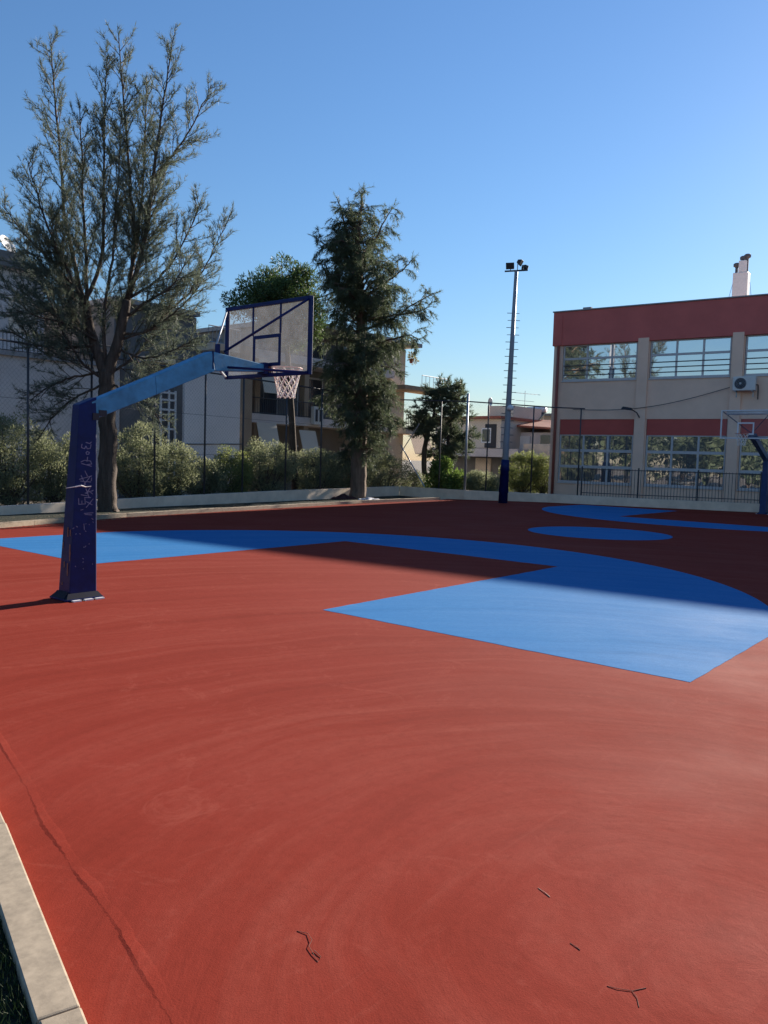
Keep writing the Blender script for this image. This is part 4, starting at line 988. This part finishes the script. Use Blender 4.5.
for k in range(4): MB().box(XH+21.94, XH+21.997, 20.5+k*3, 21.9+k*3, 4.0, 5.6).build("window", M['opening'], F_)
q = on(529, 424, 0, ex+2.5)
sh = thing("solar_heater", "solar water heater with tilted panel on the red tiled roof", "solar heater", (ex+2.5, q[1], 5.05))
MB().hexa([(-.1, -.9, 0), (-.1, .9, 0), (1.1, .9, .8), (1.1, -.9, .8)], [(-.14, -.9, .08), (-.14, .9, .08), (1.06, .9, .88), (1.06, -.9, .88)]).build("panel", M['opening'], sh, world=False)
MB().tube([(1.15, -.85, 1.05), (1.15, .85, 1.05)], .27, 14).build("tank", M['whitesteel'], sh, world=False, smooth=True)
MB().tube([(1.1, -.7, 0), (1.1, -.7, .9)], .03, 6).tube([(1.1, .7, 0), (1.1, .7, .9)], .03, 6).build("stand", M['steel'], sh, world=False)
q = on(524, 420, 0, ex+3.3)
an = thing("tv_antenna", "thin rooftop television antenna standing above the red tiled roof", "antenna", (ex+3.3, q[1], 5.1))
tz = on(524, 391, 0, ex+3.3)[2]-5.1
MB().tube([(0, 0, -.1), (0, 0, tz)], .022, 6).build("mast", M['steel'], an, world=False)
el = MB().tube([(-.2, 1.1, tz-.1), (.2, -1.3, tz-.35)], .018, 5).tube([(-.1, .8, tz-.75), (.1, -.8, tz-.9)], .016, 5)
for k in np.linspace(-1, 1, 8): el.tube([(-.35, k*1.1, tz-.22-.12*k*-1), (.35, k*1.1, tz-.22+.12*k)], .008, 4)
el.build("element", M['steel'], an, world=False)
q = on(490, 412, 0, XH+3)
ds2 = thing("satellite_dish", "small grey satellite dish on the cream villa's roof room", "satellite dish", (XH+3, q[1], 6.1))
MB().lathe([(.03, .12), (.2, .08), (.32, 0), (.34, .01), (.2, .11), (.03, .15)], (0, 0, .45), 20, 'y').build("dish", M['steel'], ds2, world=False, smooth=True)
MB().tube([(0, .12, 0), (0, .12, .45)], .03, 6).build("stand", M['steel'], ds2, world=False)

# ------------------------------------------------------------------ loose things on the ground
def crumple(name, label, cat, c, w_, d_, h_, mt):
    n = 15; mb = MB()
    for i in range(n):
        for j in range(n):
            u, v = i/(n-1)*2-1, j/(n-1)*2-1; r_ = max(abs(u), abs(v)); e = 1+.18*math.sin(5*math.atan2(v, u)+1)
            mb.v.append((c[0]+u*w_/2*e, c[1]+v*d_/2*e, c[2]+h_*max(0, 1-r_**2)*(.6+.4*math.sin(3*u+2)*math.cos(4*v))+rng.normal(0, .012)*(r_ < .95)))
    for i in range(n-1):
        for j in range(n-1): a = i*n+j; mb.f.append((a, a+n, a+n+1, a+1))
    o = mb.build(name, mt, loc=tuple(c), smooth=True); sl = o.modifiers.new("thick", 'SOLIDIFY'); sl.thickness = .01
    return tag(o, label, cat)
q = at_depth(344, 497, D2-.4); crumple("cloth_bundle", "dark maroon bundle lying at the left foot of the dark conifer", "bundle", (q[0], q[1], .04), .9, .7, .22, mat("dark_maroon_cloth", (.06, .02, .02), .9, .3, 6))
q = at_depth(370, 499, D2-.4); crumple("plastic_sheet", "whitish crumpled sheet lying at the right foot of the dark conifer", "sheet", (q[0], q[1], .04), .85, .6, .10, mat("whitish_sheet", (.5, .5, .52), .6, .1, 6))
tw = mat("dry_twig", (.16, .065, .045), .9, .3, 30)
def twig(label, pts, r_, mt=tw):
    P = [on(x, y, 2, .0008)+np.array([0, 0, z*.25]) for x, y, z in pts]
    return tag(MB().tube(P, [r_*.32]*(len(P)-1)+[r_*.5], 5).build("twig", mt, loc=tuple(P[0])), label, "twig", "twigs lying on the red court")
twig("small forked dry twig on the red court, nearest the bottom middle", [(297, 931, .0), (308, 934, .01), (312, 941, .02), (309, 947, .016), (313, 954, .012), (318, 962, .0), (321, 957, .006), (314, 951, .01)], .0035)
twig("thin curved dark twig on the red court at the bottom right", [(607, 986, 0), (618, 989, .006), (632, 991, .004), (646, 988, .0)], .0032)
twig("short dark twig end beside the curved twig at the bottom right", [(632, 991, .004), (637, 998, .004), (639, 1007, .0)], .003)
twig("short straight dark twig on the red court, upper left of the curved twig", [(570, 943, 0), (575, 946, .004), (580, 950, 0)], .0035)
twig("pale dry splinter on the red court, below the blue zone", [(538, 888, 0), (544, 892, .006), (550, 897, 0)], .004, mat("pale_splinter", (.5, .3, .22), .9, .2, 20))
print("needles", n1, n2)
